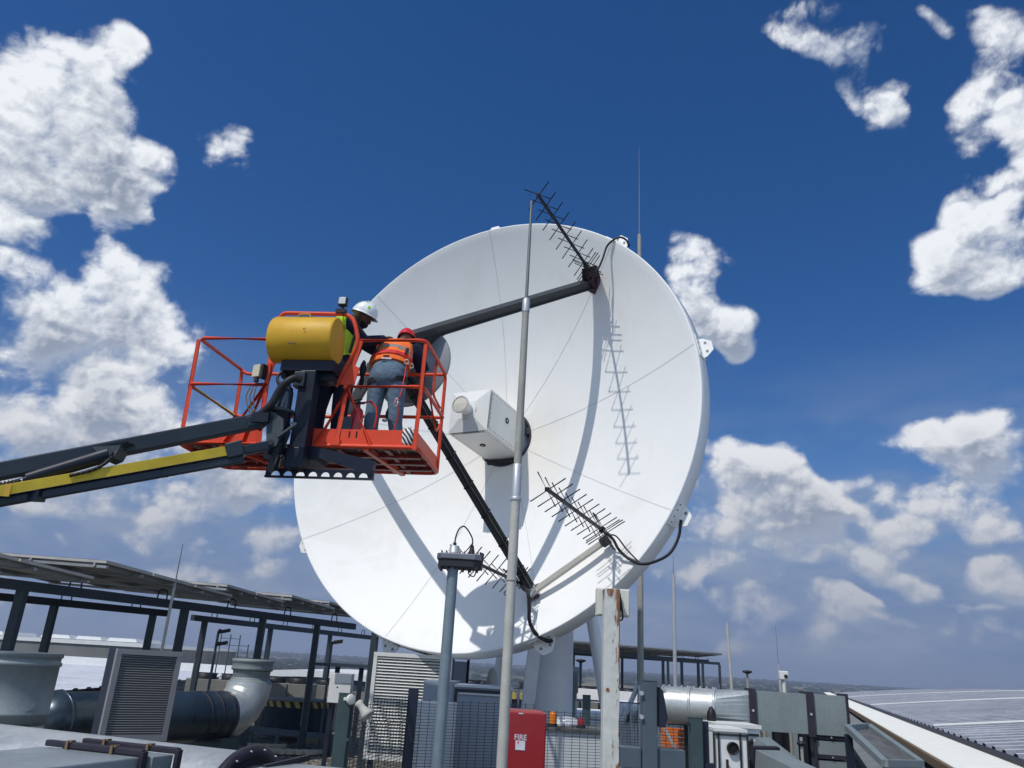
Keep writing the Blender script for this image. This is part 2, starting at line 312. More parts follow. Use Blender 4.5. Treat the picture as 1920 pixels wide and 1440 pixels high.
# ------------------------------------------------------------------ mesh helpers
ORG = {}
def frame(d, up=(0, 0, 1)):
    d = Vector(d).normalized(); up = Vector(up)
    if abs(d.dot(up)) > .98: up = Vector((0, 1, 0)) if abs(d.y) < .9 else Vector((1, 0, 0))
    s = d.cross(up).normalized(); return d, s, s.cross(d).normalized()
class MB:
    def __init__(s): s.v = []; s.f = []; s.mi = []; s.m = 0; s.sm = []
    def mat(s, i): s.m = i; return s
    def add(s, vs, fs, smooth=False):
        b = len(s.v); s.v += [Vector(q) for q in vs]
        for q in fs: s.f.append(tuple(b+i for i in q)); s.mi.append(s.m); s.sm.append(smooth)
        return s
    def obox(s, c, ax, ay, az, hx, hy, hz):
        c = Vector(c); vs = [c+ax*(i*hx)+ay*(j*hy)+az*(k*hz) for i in (-1, 1) for j in (-1, 1) for k in (-1, 1)]
        return s.add(vs, [(0, 1, 3, 2), (4, 6, 7, 5), (0, 4, 5, 1), (2, 3, 7, 6), (0, 2, 6, 4), (1, 5, 7, 3)])
    def box(s, lo, hi, yaw=0, piv=None):
        lo, hi = Vector(lo), Vector(hi); c = (lo+hi)/2; h = (hi-lo)/2
        ca, sa = math.cos(yaw), math.sin(yaw)
        if piv is not None: piv = Vector(piv); o = c-piv; c = piv+Vector((o.x*ca-o.y*sa, o.x*sa+o.y*ca, o.z))
        return s.obox(c, Vector((ca, sa, 0)), Vector((-sa, ca, 0)), Vector((0, 0, 1)), h.x, h.y, h.z)
    def bar(s, a, b, w, h, up=(0, 0, 1)):
        a, b = Vector(a), Vector(b); d, sd, u = frame(b-a, up); return s.obox((a+b)/2, d, sd, u, (b-a).length/2, w/2, h/2)
    def tube(s, pts, r, seg=8, caps=True):
        pts = [Vector(q) for q in pts]; n = len(pts); rs = r if isinstance(r, (list, tuple)) else [r]*n
        vs = []; prev = None
        for i in range(n):
            d = (pts[min(i+1, n-1)]-pts[max(i-1, 0)])
            if prev is None: d, a, b_ = frame(d)
            else:
                d = d.normalized(); a = (prev-d*prev.dot(d)).normalized(); b_ = d.cross(a)
            prev = a
            for k in range(seg):
                t = 2*math.pi*k/seg; vs.append(pts[i]+(a*math.cos(t)+b_*math.sin(t))*rs[i])
        fs = [(i*seg+k, i*seg+(k+1) % seg, (i+1)*seg+(k+1) % seg, (i+1)*seg+k) for i in range(n-1) for k in range(seg)]
        s.add(vs, fs, True)
        if caps: s.add(vs[:seg], [tuple(range(seg))[::-1]]); s.add(vs[-seg:], [tuple(range(seg))])
        return s
    def lathe(s, o, axis, prof, seg=32, a0=0, a1=2*math.pi, up=(0, 0, 1), smooth=True):
        d, a, b_ = frame(axis, up); o = Vector(o); full = abs(a1-a0-2*math.pi) < 1e-6; n = seg if full else seg+1
        vs = [o+d*z+(a*math.cos(a0+(a1-a0)*k/seg)+b_*math.sin(a0+(a1-a0)*k/seg))*r for (r, z) in prof for k in range(n)]
        fs = []
        for i in range(len(prof)-1):
            for k in range(seg):
                k2 = (k+1) % n if full else k+1
                fs.append((i*n+k, i*n+k2, (i+1)*n+k2, (i+1)*n+k))
        return s.add(vs, fs, smooth)
    def cyl(s, a, b, r, seg=16, r2=None, caps=True):
        a, b = Vector(a), Vector(b); L = (b-a).length; r2 = r if r2 is None else r2
        s.lathe(a, b-a, [(r, 0), (r2, L)], seg)
        if caps: s.lathe(a, b-a, [(0, 0), (r, 0)], seg, smooth=False); s.lathe(a, b-a, [(r2, L), (0, L)], seg, smooth=False)
        return s
    def prism(s, pts, t):
        """pts: coplanar loop in 3D, thickness vector t"""
        pts = [Vector(q) for q in pts]; t = Vector(t); n = len(pts)
        return s.add([q-t/2 for q in pts]+[q+t/2 for q in pts], [tuple(range(n))[::-1], tuple(range(n, 2*n))]+[(i, (i+1) % n, n+(i+1) % n, n+i) for i in range(n)])
    def ell(s, c, rx_, ry_, rz_, ax=None, seg=14, rings=9, jit=0):
        c = Vector(c); ax = ax or (Vector((1, 0, 0)), Vector((0, 1, 0)), Vector((0, 0, 1))); vs = []; fs = []
        for i in range(rings+1):
            ph = math.pi*i/rings
            for k in range(seg):
                t = 2*math.pi*k/seg; j = 1+random.uniform(-jit, jit)
                vs.append(c+(ax[0]*(math.sin(ph)*math.cos(t)*rx_)+ax[1]*(math.sin(ph)*math.sin(t)*ry_)+ax[2]*(math.cos(ph)*rz_))*j)
        fs = [(i*seg+k, (i+1)*seg+k, (i+1)*seg+(k+1) % seg, i*seg+(k+1) % seg) for i in range(rings) for k in range(seg)]
        return s.add(vs, fs, True)
    def loft(s, secs, seg=16, caps=True):
        """secs: (centre, axisA, axisB, ra, rb)"""
        vs = []
        for (c, a, b_, ra, rb) in secs:
            c, a, b_ = Vector(c), Vector(a).normalized(), Vector(b_).normalized()
            for k in range(seg):
                t = 2*math.pi*k/seg; vs.append(c+a*math.cos(t)*ra+b_*math.sin(t)*rb)
        n = len(secs); s.add(vs, [(i*seg+k, i*seg+(k+1) % seg, (i+1)*seg+(k+1) % seg, (i+1)*seg+k) for i in range(n-1) for k in range(seg)], True)
        if caps: s.add(vs[:seg], [tuple(range(seg))[::-1]]); s.add(vs[-seg:], [tuple(range(seg))])
        return s
    def build(s, name, mats, parent=None, bevel=0, base=None, recalc=True, weld=False):
        me = bpy.data.meshes.new(name)
        org = ORG[parent] if parent is not None else (Vector(base) if base is not None else Vector((0, 0, 0)))
        me.from_pydata([tuple(q-org) for q in s.v], [], s.f)
        for mm in (mats if isinstance(mats, (list, tuple)) else [mats]): me.materials.append(MATS[mm])
        for p, i, q in zip(me.polygons, s.mi, s.sm): p.material_index = i; p.use_smooth = q
        if recalc or weld:
            bm = bmesh.new(); bm.from_mesh(me)
            if weld: bmesh.ops.remove_doubles(bm, verts=bm.verts, dist=1e-4)
            bmesh.ops.recalc_face_normals(bm, faces=bm.faces); bm.to_mesh(me); bm.free()
        o = bpy.data.objects.new(name, me); COL.objects.link(o)
        if parent is not None: o.parent = parent; ORG[o] = org
        else: o.location = org; ORG[o] = org
        if bevel:
            md = o.modifiers.new('b', 'BEVEL'); md.width = bevel; md.segments = 2; md.limit_method = 'ANGLE'; md.angle_limit = R_(50)
        return o
def thing(name, label, cat, loc=(0, 0, 0), group=None):
    o = bpy.data.objects.new(name, None); COL.objects.link(o); o.location = loc; o.empty_display_size = .1
    ORG[o] = Vector(loc); o['label'] = label; o['category'] = cat
    if group: o['group'] = group
    return o
def tag(o, label, cat, group=None, kind=None):
    o['label'] = label; o['category'] = cat
    if group: o['group'] = group
    if kind: o['kind'] = kind
    return o
def struct(o): o['kind'] = 'structure'; return o
def kids(o): return [c for c in bpy.data.objects if c.parent == o]
def dup(root, loc, label, rz=0.0, scale=None):
    r = root.copy(); COL.objects.link(r); r.location = loc; r.rotation_euler = (0, 0, rz); r['label'] = label
    if scale: r.scale = scale
    for ch in kids(root):
        c = ch.copy(); COL.objects.link(c); c.parent = r
        for g in kids(ch):
            d = g.copy(); COL.objects.link(d); d.parent = c
    return r
def smooth_curve(pts, n=8):
    pts = [Vector(q) for q in pts]; P = [pts[0]*2-pts[1]]+pts+[pts[-1]*2-pts[-2]]; out = []
    for i in range(1, len(P)-2):
        for k in range(n):
            t = k/n; a, b, c, d = P[i-1], P[i], P[i+1], P[i+2]
            out.append(.5*((2*b)+(c-a)*t+(2*a-5*b+4*c-d)*t*t+(3*b-3*c+d-a)*t**3))
    return out+[pts[-1]]
Z = Vector((0, 0, 1))
# ================================================================== SETTING
def build_ground():
    # far land: one sheet out to the horizon, below the roof
    nx, ny = 150, 130
    xs = [-6500+13000*i/nx for i in range(nx+1)]
    ys = [-60+7560*(j/ny)**1.7 for j in range(ny+1)]
    vs = []
    rng = np.random.RandomState(3); ph = rng.rand(12, 3)*6.28
    def hill(x, y):
        h = 0
        for k in range(6):
            f = 1/(1400/(1.7**k)); h += math.sin(x*f*(1+.3*math.sin(k))+ph[k, 0])*math.cos(y*f*1.2+ph[k, 1])/(1.7**k)
        far = min(1, max(0, (y-900)/2800)); side = .75+.25*math.exp(-((x-900)/1500)**2)
        return -16+far*side*(24+7*h)+min(1, y/700)*1.5*h
    for y in ys:
        for x in xs: vs.append((x, y, hill(x, y)))
    n = nx+1; m = MB(); m.add(vs, [(j*n+i, j*n+i+1, (j+1)*n+i+1, (j+1)*n+i) for j in range(ny) for i in range(nx)], True)
    mt = bpy.data.materials.new('land'); mt.use_nodes = True; N = NB(mt.node_tree); b = mt.node_tree.nodes['Principled BSDF']
    co = N.n('ShaderNodeTexCoord').outputs['Object']; n1 = N.noise(N.v('MULTIPLY', co, (1, .45, 1)), .004, 8, .65, .6); n2 = N.noise(co, .02, 6, .6)
    c = N.mix(N.mr(n2, .4, .6), (.10, .095, .055, 1), (.24, .20, .12, 1)); c = N.mix(N.mr(n1, .45, .53, 0, 1, True), c, (.030, .042, .022, 1))
    N.put(b.inputs['Base Color'], c); b.inputs['Roughness'].default_value = 1; MATS['land'] = mt
    struct(m.build('terrain', 'land', recalc=False))
    # forest and scrub beyond the building: clumps nobody could count
    m = MB(); rr = random.Random(5)
    for i in range(9000):
        y = 260+4200*rr.random()**1.5; x = rr.uniform(-.55, .75)*y
        if rr.random() > .5+.5*math.sin(x*.004+1)*math.cos(y*.003): continue
        r = rr.uniform(3, 6)*(1+y/4200); z = hill(x, y)
        seg, rings = 7, 4; base = len(m.v)
        for a in range(rings+1):
            phh = math.pi*.56*a/rings
            for k in range(seg):
                t = 2*math.pi*k/seg+rr.random()*.4; j = 1+rr.uniform(-.28, .28)
                m.v.append(Vector((x+math.sin(phh)*math.cos(t)*r*j*1.7, y+math.sin(phh)*math.sin(t)*r*j*1.4, z-1+math.cos(phh)*r*.75*j)))
        for a in range(rings):
            for k in range(seg):
                m.f.append((base+a*seg+k, base+(a+1)*seg+k, base+(a+1)*seg+(k+1) % seg, base+a*seg+(k+1) % seg)); m.mi.append(0); m.sm.append(False)
    mat('forest', (.020, .030, .018), 1, 0, .4, .03)
    o = m.build('forest', 'forest', recalc=False); tag(o, 'dark green woodland spread over the distant low hills', 'woodland', kind='stuff')
    # flat roof the plant stands on
    m = MB(); m.box((-9.2, -4, -15), (12.0, 46, 0)); struct(m.build('roof_deck', 'gravel', recalc=True))
build_ground()
# -------- white low roofs, left
def ribbed_sheet(o, du, dv, nu, nv, pitch, depth, zf=None):
    """corrugated sheet: ribs run along dv; zf(u,v) extra height"""
    m = MB(); vs = []; us = []
    k = 0; u = 0
    while u < nu:
        for (fr, h) in ((0, 0), (.55, 0), (.65, 1), (.9, 1)): us.append((u+fr*pitch, h*depth))
        u += pitch
    vv_ = np.linspace(0, 1, nv+1)
    for (u, h) in us:
        for t in vv_: vs.append(Vector(o)+Vector(du)*u+Vector(dv)*t+Z*(h+(zf(u, t) if zf else 0)))
    n = nv+1
    m.add(vs, [(i*n+j, i*n+j+1, (i+1)*n+j+1, (i+1)*n+j) for i in range(len(us)-1) for j in range(nv)]); return m
def left_buildings():
    b = thing('warehouse', 'white low ribbed roof building beyond the left solar canopy', 'building', (-26, 44, -15))
    m = MB(); m.box((-48, 22.5, -15), (-14.2, 44, -.2)); m.build('wall', 'white_paint', b)
    m = ribbed_sheet((-48, 22, .12), (0, 1, 0), (34, 0, .0), 24, 1, .9, .05, lambda u, t: .016*u); m.build('roof', 'roof_white', b, recalc=False)
    m = MB(); m.box((-48, 46.2, .55), (-14.0, 46.6, .95)); m.build('roof_edge', 'white_paint', b)
    for i in range(3): pass
    b = thing('warehouse', 'long grey-walled building with white rooflights on the left skyline', 'building', (-35, 70, -15))
    m = MB(); m.box((-60, 66, -15), (-28.4, 90, 1.6)); m.build('wall', 'cabinet_wall', b)
    m = MB(); m.box((-60, 65.9, 1.6), (-28.2, 90.2, 1.9)); m.build('roof', 'white_paint', b)
    for x0, x1 in ((-47, -43.5), (-43, -40.5), (-37.5, -35), (-34.6, -32.4), (-32, -29.5)):
        m = MB(); m.prism([(x0, 70, 1.95), (x1, 70, 1.95), (x1-.2, 70, 2.22), (x0+.2, 70, 2.22)], (0, 5, 0)); m.build('rooflight', 'white_paint', b)
    m = MB(); m.prism([(-28.1, 66, -2.5), (-22, 66, -2.5), (-22, 66, .1), (-28.1, 66, 1.35)], (0, 1, 0)); m.build('gable', 'navy_steel', b)
    b = thing('hall', 'white arched roof hall far behind the fan coolers on the left', 'building', (-8, 78, -15))
    m = MB(); pts = [(-27+22*i/14, 78, -.9+1.5*math.sin(math.pi*(i/14)*.8+.12)) for i in range(15)]
    m.prism(pts+[(x_, y_, z_-.5) for x_, y_, z_ in pts[::-1]], (0, 20.4, 0)); m.build('roof', 'white_paint', b); m = MB()
    m.prism([(x_, y_, z_-.51) for x_, y_, z_ in pts]+[(-5, 78, -15), (-27, 78, -15)], (0, 20, 0)); m.build('wall', 'navy_steel2', b)
mat('cabinet_wall', (.20, .20, .20), .9, 0, .15, .6, c2=(.16, .16, .15), cover=.4)
left_buildings()
# -------- big ribbed vault roof, right
def right_roof():
    e = Vector((.357, .934, 0)).normalized(); q = Vector((e.y, -e.x, 0))
    p0 = Vector((4.62, 8.5, .93))-e*5.0
    b = thing('warehouse', 'huge weathered ribbed vault roof filling the lower right corner', 'building', p0)
    Wd = 26.0; rise = 1.62
    def zf(u, t): s = 1-(1-t*.98); return rise*(1-(1-s)**2)-.0025*max(0, u-40)
    m = ribbed_sheet(p0+q*.9+Z*.10, e, q*Wd, 98, 14, .62, .05, zf)
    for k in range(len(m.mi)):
        if (k//14) % 4 == 2: m.mi[k] = 1  # rib tops get a lighter colour as painted highlights
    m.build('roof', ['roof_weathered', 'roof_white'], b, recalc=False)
    m = MB()                                                     # lap joints across the sheets
    for t in (.17, .42, .66):
        m.bar(p0+q*(.9+Wd*t)+Z*(.155+zf(0, t)), p0+q*(.9+Wd*t)+e*96+Z*(.155+zf(96, t)), .07, .02)
    m.build('lap_joint', 'flange_dark', b)
    m = MB()
    for u in (13.5, 31, 56): 
        pts = [p0+q*(.9+Wd*t)+e*u+Z*(.17+zf(u, t)) for t in np.linspace(0, 1, 15)]
        for a, c in zip(pts, pts[1:]): m.bar(a, c, .08, .03)
        m.build('ridge_flashing', 'white_paint', b); m = MB()
    m = MB(); m.bar(p0+q*.84+Z*.05, p0+q*.84+e*98+Z*.05, .10, .14); m.build('eaves_trim', 'flange_dark', b)
    m = ribbed_sheet(p0+Z*.0+q*.12, e, q*.66, 98, 1, .12, .022, lambda u, t: .05*t); m.build('gutter_sheet', 'louvre_white', b, recalc=False)
    m = MB(); m.bar(p0+q*.06+Z*(-.02), p0+q*.06+e*98+Z*(-.02), .05, .10); m.build('gutter_lip', 'clamp_brown', b)
    m = MB()                                                     # stepped lead flashing below gutter
    for i in range(70):
        a = p0-q*.30+e*(i*1.2)+Z*(-.22+.0); m.obox(a+e*.6, e, (q+Z*.35).normalized(), (Z-q*.35).normalized(), .585, .30, .012)
    m.build('lead_flashing', 'cabinet_grey2', b)
    m = MB(); m.bar(p0+q*.2+Z*(-8.2), p0+q*.2+e*97+Z*(-8.2), 1.0, 15.6); m.build('wall', 'cabinet_wall', b)
mat('cabinet_grey2', (.20, .205, .20), .7, 0, .2, 2)
right_roof()
# ================================================================== SATELLITE DISH
DC = Vector((-.47629468, 9.97387246, 4.86692084)); DN = Vector((-.46136183, -.88355142, .08051186)).normalized()
DU = Z.cross(DN).normalized(); DV = DN.cross(DU)
DR, DD = 3.05, .92
def dl(r, ang, k): a = R_(ang); return DC+DU*(r*math.cos(a))+DV*(r*math.sin(a))+DN*k
def dxy(x, y, k): return DC+DU*x+DV*y+DN*k
def surf(r): return -DD*(1-r*r/DR**2)
SEAMS = [12.4+40*i for i in range(9)]
def build_dish():
    base = Vector((DC.x+.85, DC.y+2.2, 0))
    mt = MATS['dish_white'].copy(); mt.name = 'dish_face'; MATS['dish_face'] = mt; N = NB(mt.node_tree); b_ = mt.node_tree.nodes['Principled BSDF']
    old = b_.inputs['Base Color'].links[0].from_socket; co = N.n('ShaderNodeTexCoord').outputs['Object']
    dist = N.v('DISTANCE', co, tuple(DC-DN*DD-base))
    stain = N.m('MULTIPLY', N.mr(N.m('ADD', dist, N.m('MULTIPLY', N.noise(co, 2.2, 5, .6), 1.1)), .9, 2.1, 1, 0, True), .42)
    drip = N.mr(N.noise(N.v('MULTIPLY', co, (1, 1, .06)), 7, 5, .6), .60, .74, 0, .22, True)
    specks = N.mr(N.noise(co, 26, 3, .5), .76, .80, 0, .30, True)
    c_ = N.mix(stain, old, (.76, .70, .58, 1)); c_ = N.mix(drip, c_, (.66, .665, .65, 1)); c_ = N.mix(specks, c_, (.5, .47, .40, 1)); N.put(b_.inputs['Base Color'], c_)
    T = thing('satellite_dish', 'giant white satellite dish on a white pedestal, centre of the roof', 'satellite dish', base)
    m = MB(); r0 = .40
    prof = [(r0+(DR-r0)*i/30, surf(r0+(DR-r0)*i/30)) for i in range(31)]
    prof += [(DR+.012, .004), (DR+.02, -.005), (DR+.050, -.26), (DR+.02, -.272), (DR-.15, -.26)]
    prof += [(r, surf(r)-.14) for r in (2.6, 2.0, 1.4, .8, .4)]+[(r0, surf(r0))]
    m.lathe(DC, DN, prof, 144, up=(0, 0, 1)); 
    m.build('reflector', 'dish_face', T)
    for a in SEAMS:
        m = MB(); n = 18; rs = [r0+.02+(DR-r0-.02)*i/n for i in range(n+1)]; w = .0029; tv = (-DU*math.sin(R_(a))+DV*math.cos(R_(a)))
        vs = []
        for r in rs: vs += [dl(r, a, surf(r)+.003)-tv*w, dl(r, a, surf(r)+.003)+tv*w]
        m.add(vs, [(2*i, 2*i+1, 2*i+3, 2*i+2) for i in range(n)]); m.build('panel_seam', 'seam_grey', T, recalc=False)
        # rim bracket: splice plate on the skirt and an ear standing off it
        rv = DU*math.cos(R_(a))+DV*math.sin(R_(a))
        skd = (-DN*.255+rv*.030).normalized(); nrm = skd.cross(tv)
        nrm = nrm if nrm.dot(rv) > 0 else -nrm
        c0 = dl(DR+.037, a, -.13)+nrm*.006
        m = MB(); m.obox(c0, tv, skd, nrm, .15, .10, .004)
        ear = [(-.14, 0), (.14, 0), (.13, .06), (.06, .155), (-.06, .155), (-.13, .06)]
        kk = -.17
        m.prism([dl(DR+.035, a, kk)+tv*x+rv*y for x, y in ear], DN*.012)
        m.mat(1)
        for x in (-.11, -.04, .04, .11):
            for y in (-.06, .06): m.cyl(c0+tv*x+skd*y, c0+tv*x+skd*y+nrm*.012, .010, 8)
        for x in (-.06, .06): m.cyl(dl(DR+.035, a, kk+.002)+tv*x+rv*.075, dl(DR+.035, a, kk+.011)+tv*x+rv*.075, .018, 10)
        m.build('rim_bracket', ['dish_white', 'rivet_grey'], T)
    # hub ring and the dark opening the feed housing comes out of
    m = MB(); m.lathe(DC, DN, [(.40, surf(.4)+.02), (.425, surf(.4)+.02), (.425, surf(.4)-.04), (.40, surf(.4)-.04), (.40, surf(.4)+.02)], 48)
    m.build('hub_ring', 'flange_dark', T)
    m = MB(); m.lathe(DC, DN, [(.40, surf(.4)-.03), (.395, -1.30), (0, -1.30)], 48); m.build('hub_well', 'hub_sky_tint', T)  # reflected sky painted into the well as a blue base colour
    m = MB(); m.obox(dxy(.345, .10, -.98), DV, DN, DU, .05, .06, .03); m.obox(dxy(-.05, -.36, -.93), DU, DV, DN, .20, .03, .03)
    m.obox(dxy(.12, -.37, -.90), DU, DV, DN, .05, .015, .05); m.build('hub_clip', 'light_dark', T)
    # feed housing
    a = .293
    m = MB(); k0, k1 = -1.15, .15
    P = lambda x, y, k: dxy(x, y, k)
    vs = [P(x*a, y*a, k) for k in (k0, k1) for x, y in ((-1, -1), (1, -1), (1, 1), (-1, 1))]
    m.add(vs, [(0, 1, 5, 4), (1, 2, 6, 5), (2, 3, 7, 6), (3, 0, 4, 7), (3, 2, 1, 0)])
    q = .115; vs2 = [P(x*a, y*a, k1) for x, y in ((-1, -1), (1, -1), (1, 1), (-1, 1))]+[P(x*q, y*q, k1+.055) for x, y in ((-1, -1), (1, -1), (1, 1), (-1, 1))]
    m.add(vs2, [(0, 1, 5, 4), (1, 2, 6, 5), (2, 3, 7, 6), (3, 0, 4, 7), (4, 5, 6, 7)])
    # cover plates on the two visible sides, folded edges
    m.obox(P(a+.004, 0, -.47), DN, DV, DU, .60, a-.028, .004); m.obox(P(0, -a-.004, -.47), DN, DU, DV, .60, a-.028, .004)
    m.mat(1)
    for i in range(15):
        k = -1.02+i*.078
        for y in (-a+.045, a-.045):
            m.cyl(P(a+.006, y, k), P(a+.013, y, k), .0065, 6); m.cyl(P(y, -a-.006, k), P(y, -a-.013, k), .0065, 6)
    for i in range(8):
        y = -a+.06+i*(2*a-.12)/7; m.cyl(P(a+.006, y, .10), P(a+.013, y, .10), .0065, 6); m.cyl(P(y, -a-.006, .10), P(y, -a-.013, .10), .0065, 6)
    m.bar(P(a+.012, a-.04, .135), P(a+.012, -a+.04, .135), .012, .012, DN); m.bar(P(a-.04, -a-.012, .135), P(-a+.05, -a-.012, .135), .016, .014, DN)
    fb = m.build('feed_housing', ['box_white', 'rivet_grey'], T)
    for c, d in ((P(a+.008, .035, -.36), DU), (P(-.02, -a-.008, -.33), -DV)):
        m = MB(); m.lathe(c, d, [(.038, 0), (.042, .012), (.030, .016), (.027, .004)], 20); m.mat(1); m.lathe(c, d, [(.027, .005), (0, .005)], 20)
        m.build('inspection_port', ['hole_black', 'label_white'], T)
    m = MB(); c = P(0, 0, .19)
    m.lathe(c, DN, [(.135, 0), (.135, .014), (.085, .014), (.085, .10), (.098, .17), (.108, .20), (.122, .20), (.122, .222), (.104, .222)], 32)
    m.mat(1)
    for i in range(20):
        t = 18*i; r = .113; cc = dl(r, t, .412); m.cyl(cc, cc+DN*.006, .005, 6)
    hn = m.build('feed_horn', ['box_white', 'rivet_grey'], T)
    m = MB(); m.lathe(P(0, 0, .405), DN, [(.104, 0), (.06, .006), (0, .008)], 32); m.build('horn_window', 'window_cloth', hn)
    # subreflector and its back
    m = MB(); m.lathe(P(0, 0, 1.50), DN, [(0, -.12), (.2, -.10), (.40, -.04), (.50, .02), (.51, .03), (.50, .045), (.30, .05), (.22, .12), (.20, .26), (0, .26)], 48)
    m.build('subreflector', 'sub_grey', T)
    # tripod struts (channel section), gusset plates at the head
    for i, an in enumerate((52.4, -67.6, 172.4)):
        p_out = dl(2.47, an, surf(2.47)+.06); p_in = dl(.20, an, 1.93); ax = (p_in-p_out).normalized()
        tv = (-DU*math.sin(R_(an))+DV*math.cos(R_(an))); uu = ax.cross(tv).normalized()
        m = MB(); mid = (p_out+p_in)/2; L = (p_in-p_out).length/2
        hh = .068
        m.obox(mid, ax, tv, uu, L, .006, hh-.008)                      # web
        m.obox(mid+uu*hh, ax, tv, uu, L, .040, .006); m.obox(mid-uu*hh, ax, tv, uu, L, .040, .006)
        m.mat(0)
        st = m.build('strut', 'strut_grey', T)
        rv = DU*math.cos(R_(an))+DV*math.sin(R_(an))
        m = MB()
        f = lambda r, k: DC+rv*r+DN*k
        sl_ = (1.93-(surf(2.47)+.06))/(.20-2.47)
        kl = lambda r: 1.93+(r-.20)*sl_
        m.prism([f(.17, kl(.17)-.02), f(.92, kl(.92)-.06), f(.62, 1.42), f(.48, 1.50), f(.17, 1.56)], tv*.016)
        m.build('gusset_plate', 'strut_grey', T)
        m = MB(); m.obox(dl(2.47, an, surf(2.47)+.02), ax, tv, uu, .03, .07, .12); m.build('strut_foot', 'strut_foot', T)
        if i == 1:
            m = MB(); pts = [p_in+(p_out-p_in)*t-uu*(.088+.012*math.sin(t*40))+tv*.03 for t in np.linspace(.05, .97, 24)]
            m.tube(pts, .010, 6); m.tube([q+tv*.03+uu*.02 for q in pts], .008, 6)
            for t in np.arange(.12, .97, .13):
                c = p_in+(p_out-p_in)*t; m.obox(c, ax, tv, uu, .008, .046, .085)
            m.build('cable', 'cable_black', st)
    # back structure and pedestal
    m = MB(); m.lathe(DC, DN, [(.9, -1.0), (.9, -1.35), (.55, -1.5), (.55, -2.1), (0, -2.1)], 32)
    for an in range(0, 360, 40): m.bar(dl(.8, an+12.4, -1.3), dl(2.7, an+12.4, -.42), .05, .12)
    m.build('back_frame', 'pedestal_white', T)
    hub = DC-DN*1.9
    px = at(1039, 1300, 11.6)
    m = MB(); c = Vector((px.x, px.y, 0))
    m.lathe(c, Z, [(.47, 0), (.47, .05), (.275, .05), (.262, 1.2), (.235, 3.1), (.30, 3.12), (.30, 3.3), (0, 3.3)], 32); m.build('pedestal', 'pedestal_white', T)
    m = MB(); m.prism([c+Vector((0, 0, 3.3)), c+Vector((.4, -.1, 3.3)), hub+Vector((.35, 0, .5)), hub+Vector((-.35, 0, .5)), c+Vector((-.4, -.1, 3.3))], Vector((0, .5, 0))); m.build('yoke', 'pedestal_white', T)
    lp = [(at(1109, 1155, 11.2), at(1138, 1335, 11.2), .082), (at(943, 1215, 12.2), at(921, 1330, 12.2), .07)]
    for a_, b_, r in lp:
        d = (b_-a_); b2 = a_+d*((a_.z)/(a_.z-b_.z)); m = MB(); m.cyl(a_-d*.5, b2, r, 20); m.cyl(b2, b2+Z*.03, r*2, 20); m.build('support_leg', 'pedestal_white', T)
    a_, b_ = at(1005, 1190, 11.2), at(988, 1335, 11.2); d = b_-a_; b2 = a_+d*(a_.z/(a_.z-b_.z))
    m = MB(); m.bar(a_-d*.6, b2, .17, .14, (0, 1, 0)); m.build('support_leg', 'pedestal_white', T, bevel=.008)
    # white side pipe joining the low strut foot to the second antenna
    A = dl(2.50, -67.6, surf(2.5)+.10); B_ = dxy(1.93, -1.68, -.15)
    m = MB(); m.bar(A, B_, .065, .065, DN); sp = m.build('side_arm', 'pole_cream', T, bevel=.006)
    m = MB(); d = (B_-A).normalized(); m.obox(A+d*.03, d, DN, d.cross(DN), .05, .06, .05); m.build('clamp', 'alu', sp)
    m = MB(); m.obox(B_-d*.06, d, DN, d.cross(DN), .055, .052, .045); m.build('clamp', 'light_dark', sp)
    # safety collar: dark fitting at strut A end
    A = dl(2.47, 52.4, surf(2.47)+.12)
    m = MB(); m.obox(A, DN, DU, DV, .12, .05, .06); m.prism([dl(2.55, 52.4, -.30), dl(2.62, 52.4, -.02), dl(2.50, 52.4, .10), dl(2.38, 52.4, -.12)], DU*.1)
    m.build('antenna_mount', 'mount_maroon', T)
    return T
mat('hub_sky_tint', (.30, .38, .50), .5); mat('strut_foot', (.07, .03, .05), .6)
build_dish()
def yagi(base, e_ang, L, n, label, el=.205, cable=None, first=.16):
    T = thing('yagi_antenna', label, 'antenna', base, 'crossed yagi antennas on the dish struts')
    m = MB(); m.bar(base-DN*.02, base+DN*L, .030, .030, DV); m.obox(base+DN*L, DN, DU, DV, .012, .02, .02)
    m.build('boom', 'antenna_black', T)
    ks = [.10, .17, .22]+[.32+(L-.34)*i/(n-1) for i in range(n)]
    for k in ks:
        for e, off in ((e_ang, 0), (e_ang-90, .035)):
            d = DU*math.cos(R_(e))+DV*math.sin(R_(e)); c = base+DN*(k+off)
            l = el*(1.08 if k < .2 else 1-.10*k/L)
            m = MB(); m.tube([c-d*l, c+d*l], .0066, 6); m.build('element', 'antenna_black', T)
    m = MB(); m.obox(base+DN*.24, DN, DU, DV, .03, .03, .03); m.build('dipole_box', 'antenna_black', T)
    if cable:
        for cb in cable:
            m = MB(); m.tube(smooth_curve(cb[0], 8), cb[1], 8); m.build('cable', 'cable_black', T)
    return T
b1 = dxy(1.55, 2.00, -.10)
rimA = dl(3.12, 50, -.10)
def S(px, py, k=-.1):     # point seen at (px,py) on the plane standing k in front of the rim plane
    r = ray(px, py); return O+r*(((DC+DN*k)-O).dot(DN)/r.dot(DN))
yagi(b1, 57, 1.82, 8, 'long black crossed yagi antenna reaching above the top rim of the dish', .235,
     [([b1+DN*.24, S(1113, 511, .05), S(1122, 503, 0), S(1130, 485, 0), S(1138, 462, 0), S(1150, 450, .02), S(1163, 445, 0), S(1174, 450, -.1), S(1180, 461, -.25)], .014),
      ([b1+DN*.1, S(1118, 512, 0), S(1122, 505, 0)], .008)])
b2 = dxy(1.95, -1.66, -.09)
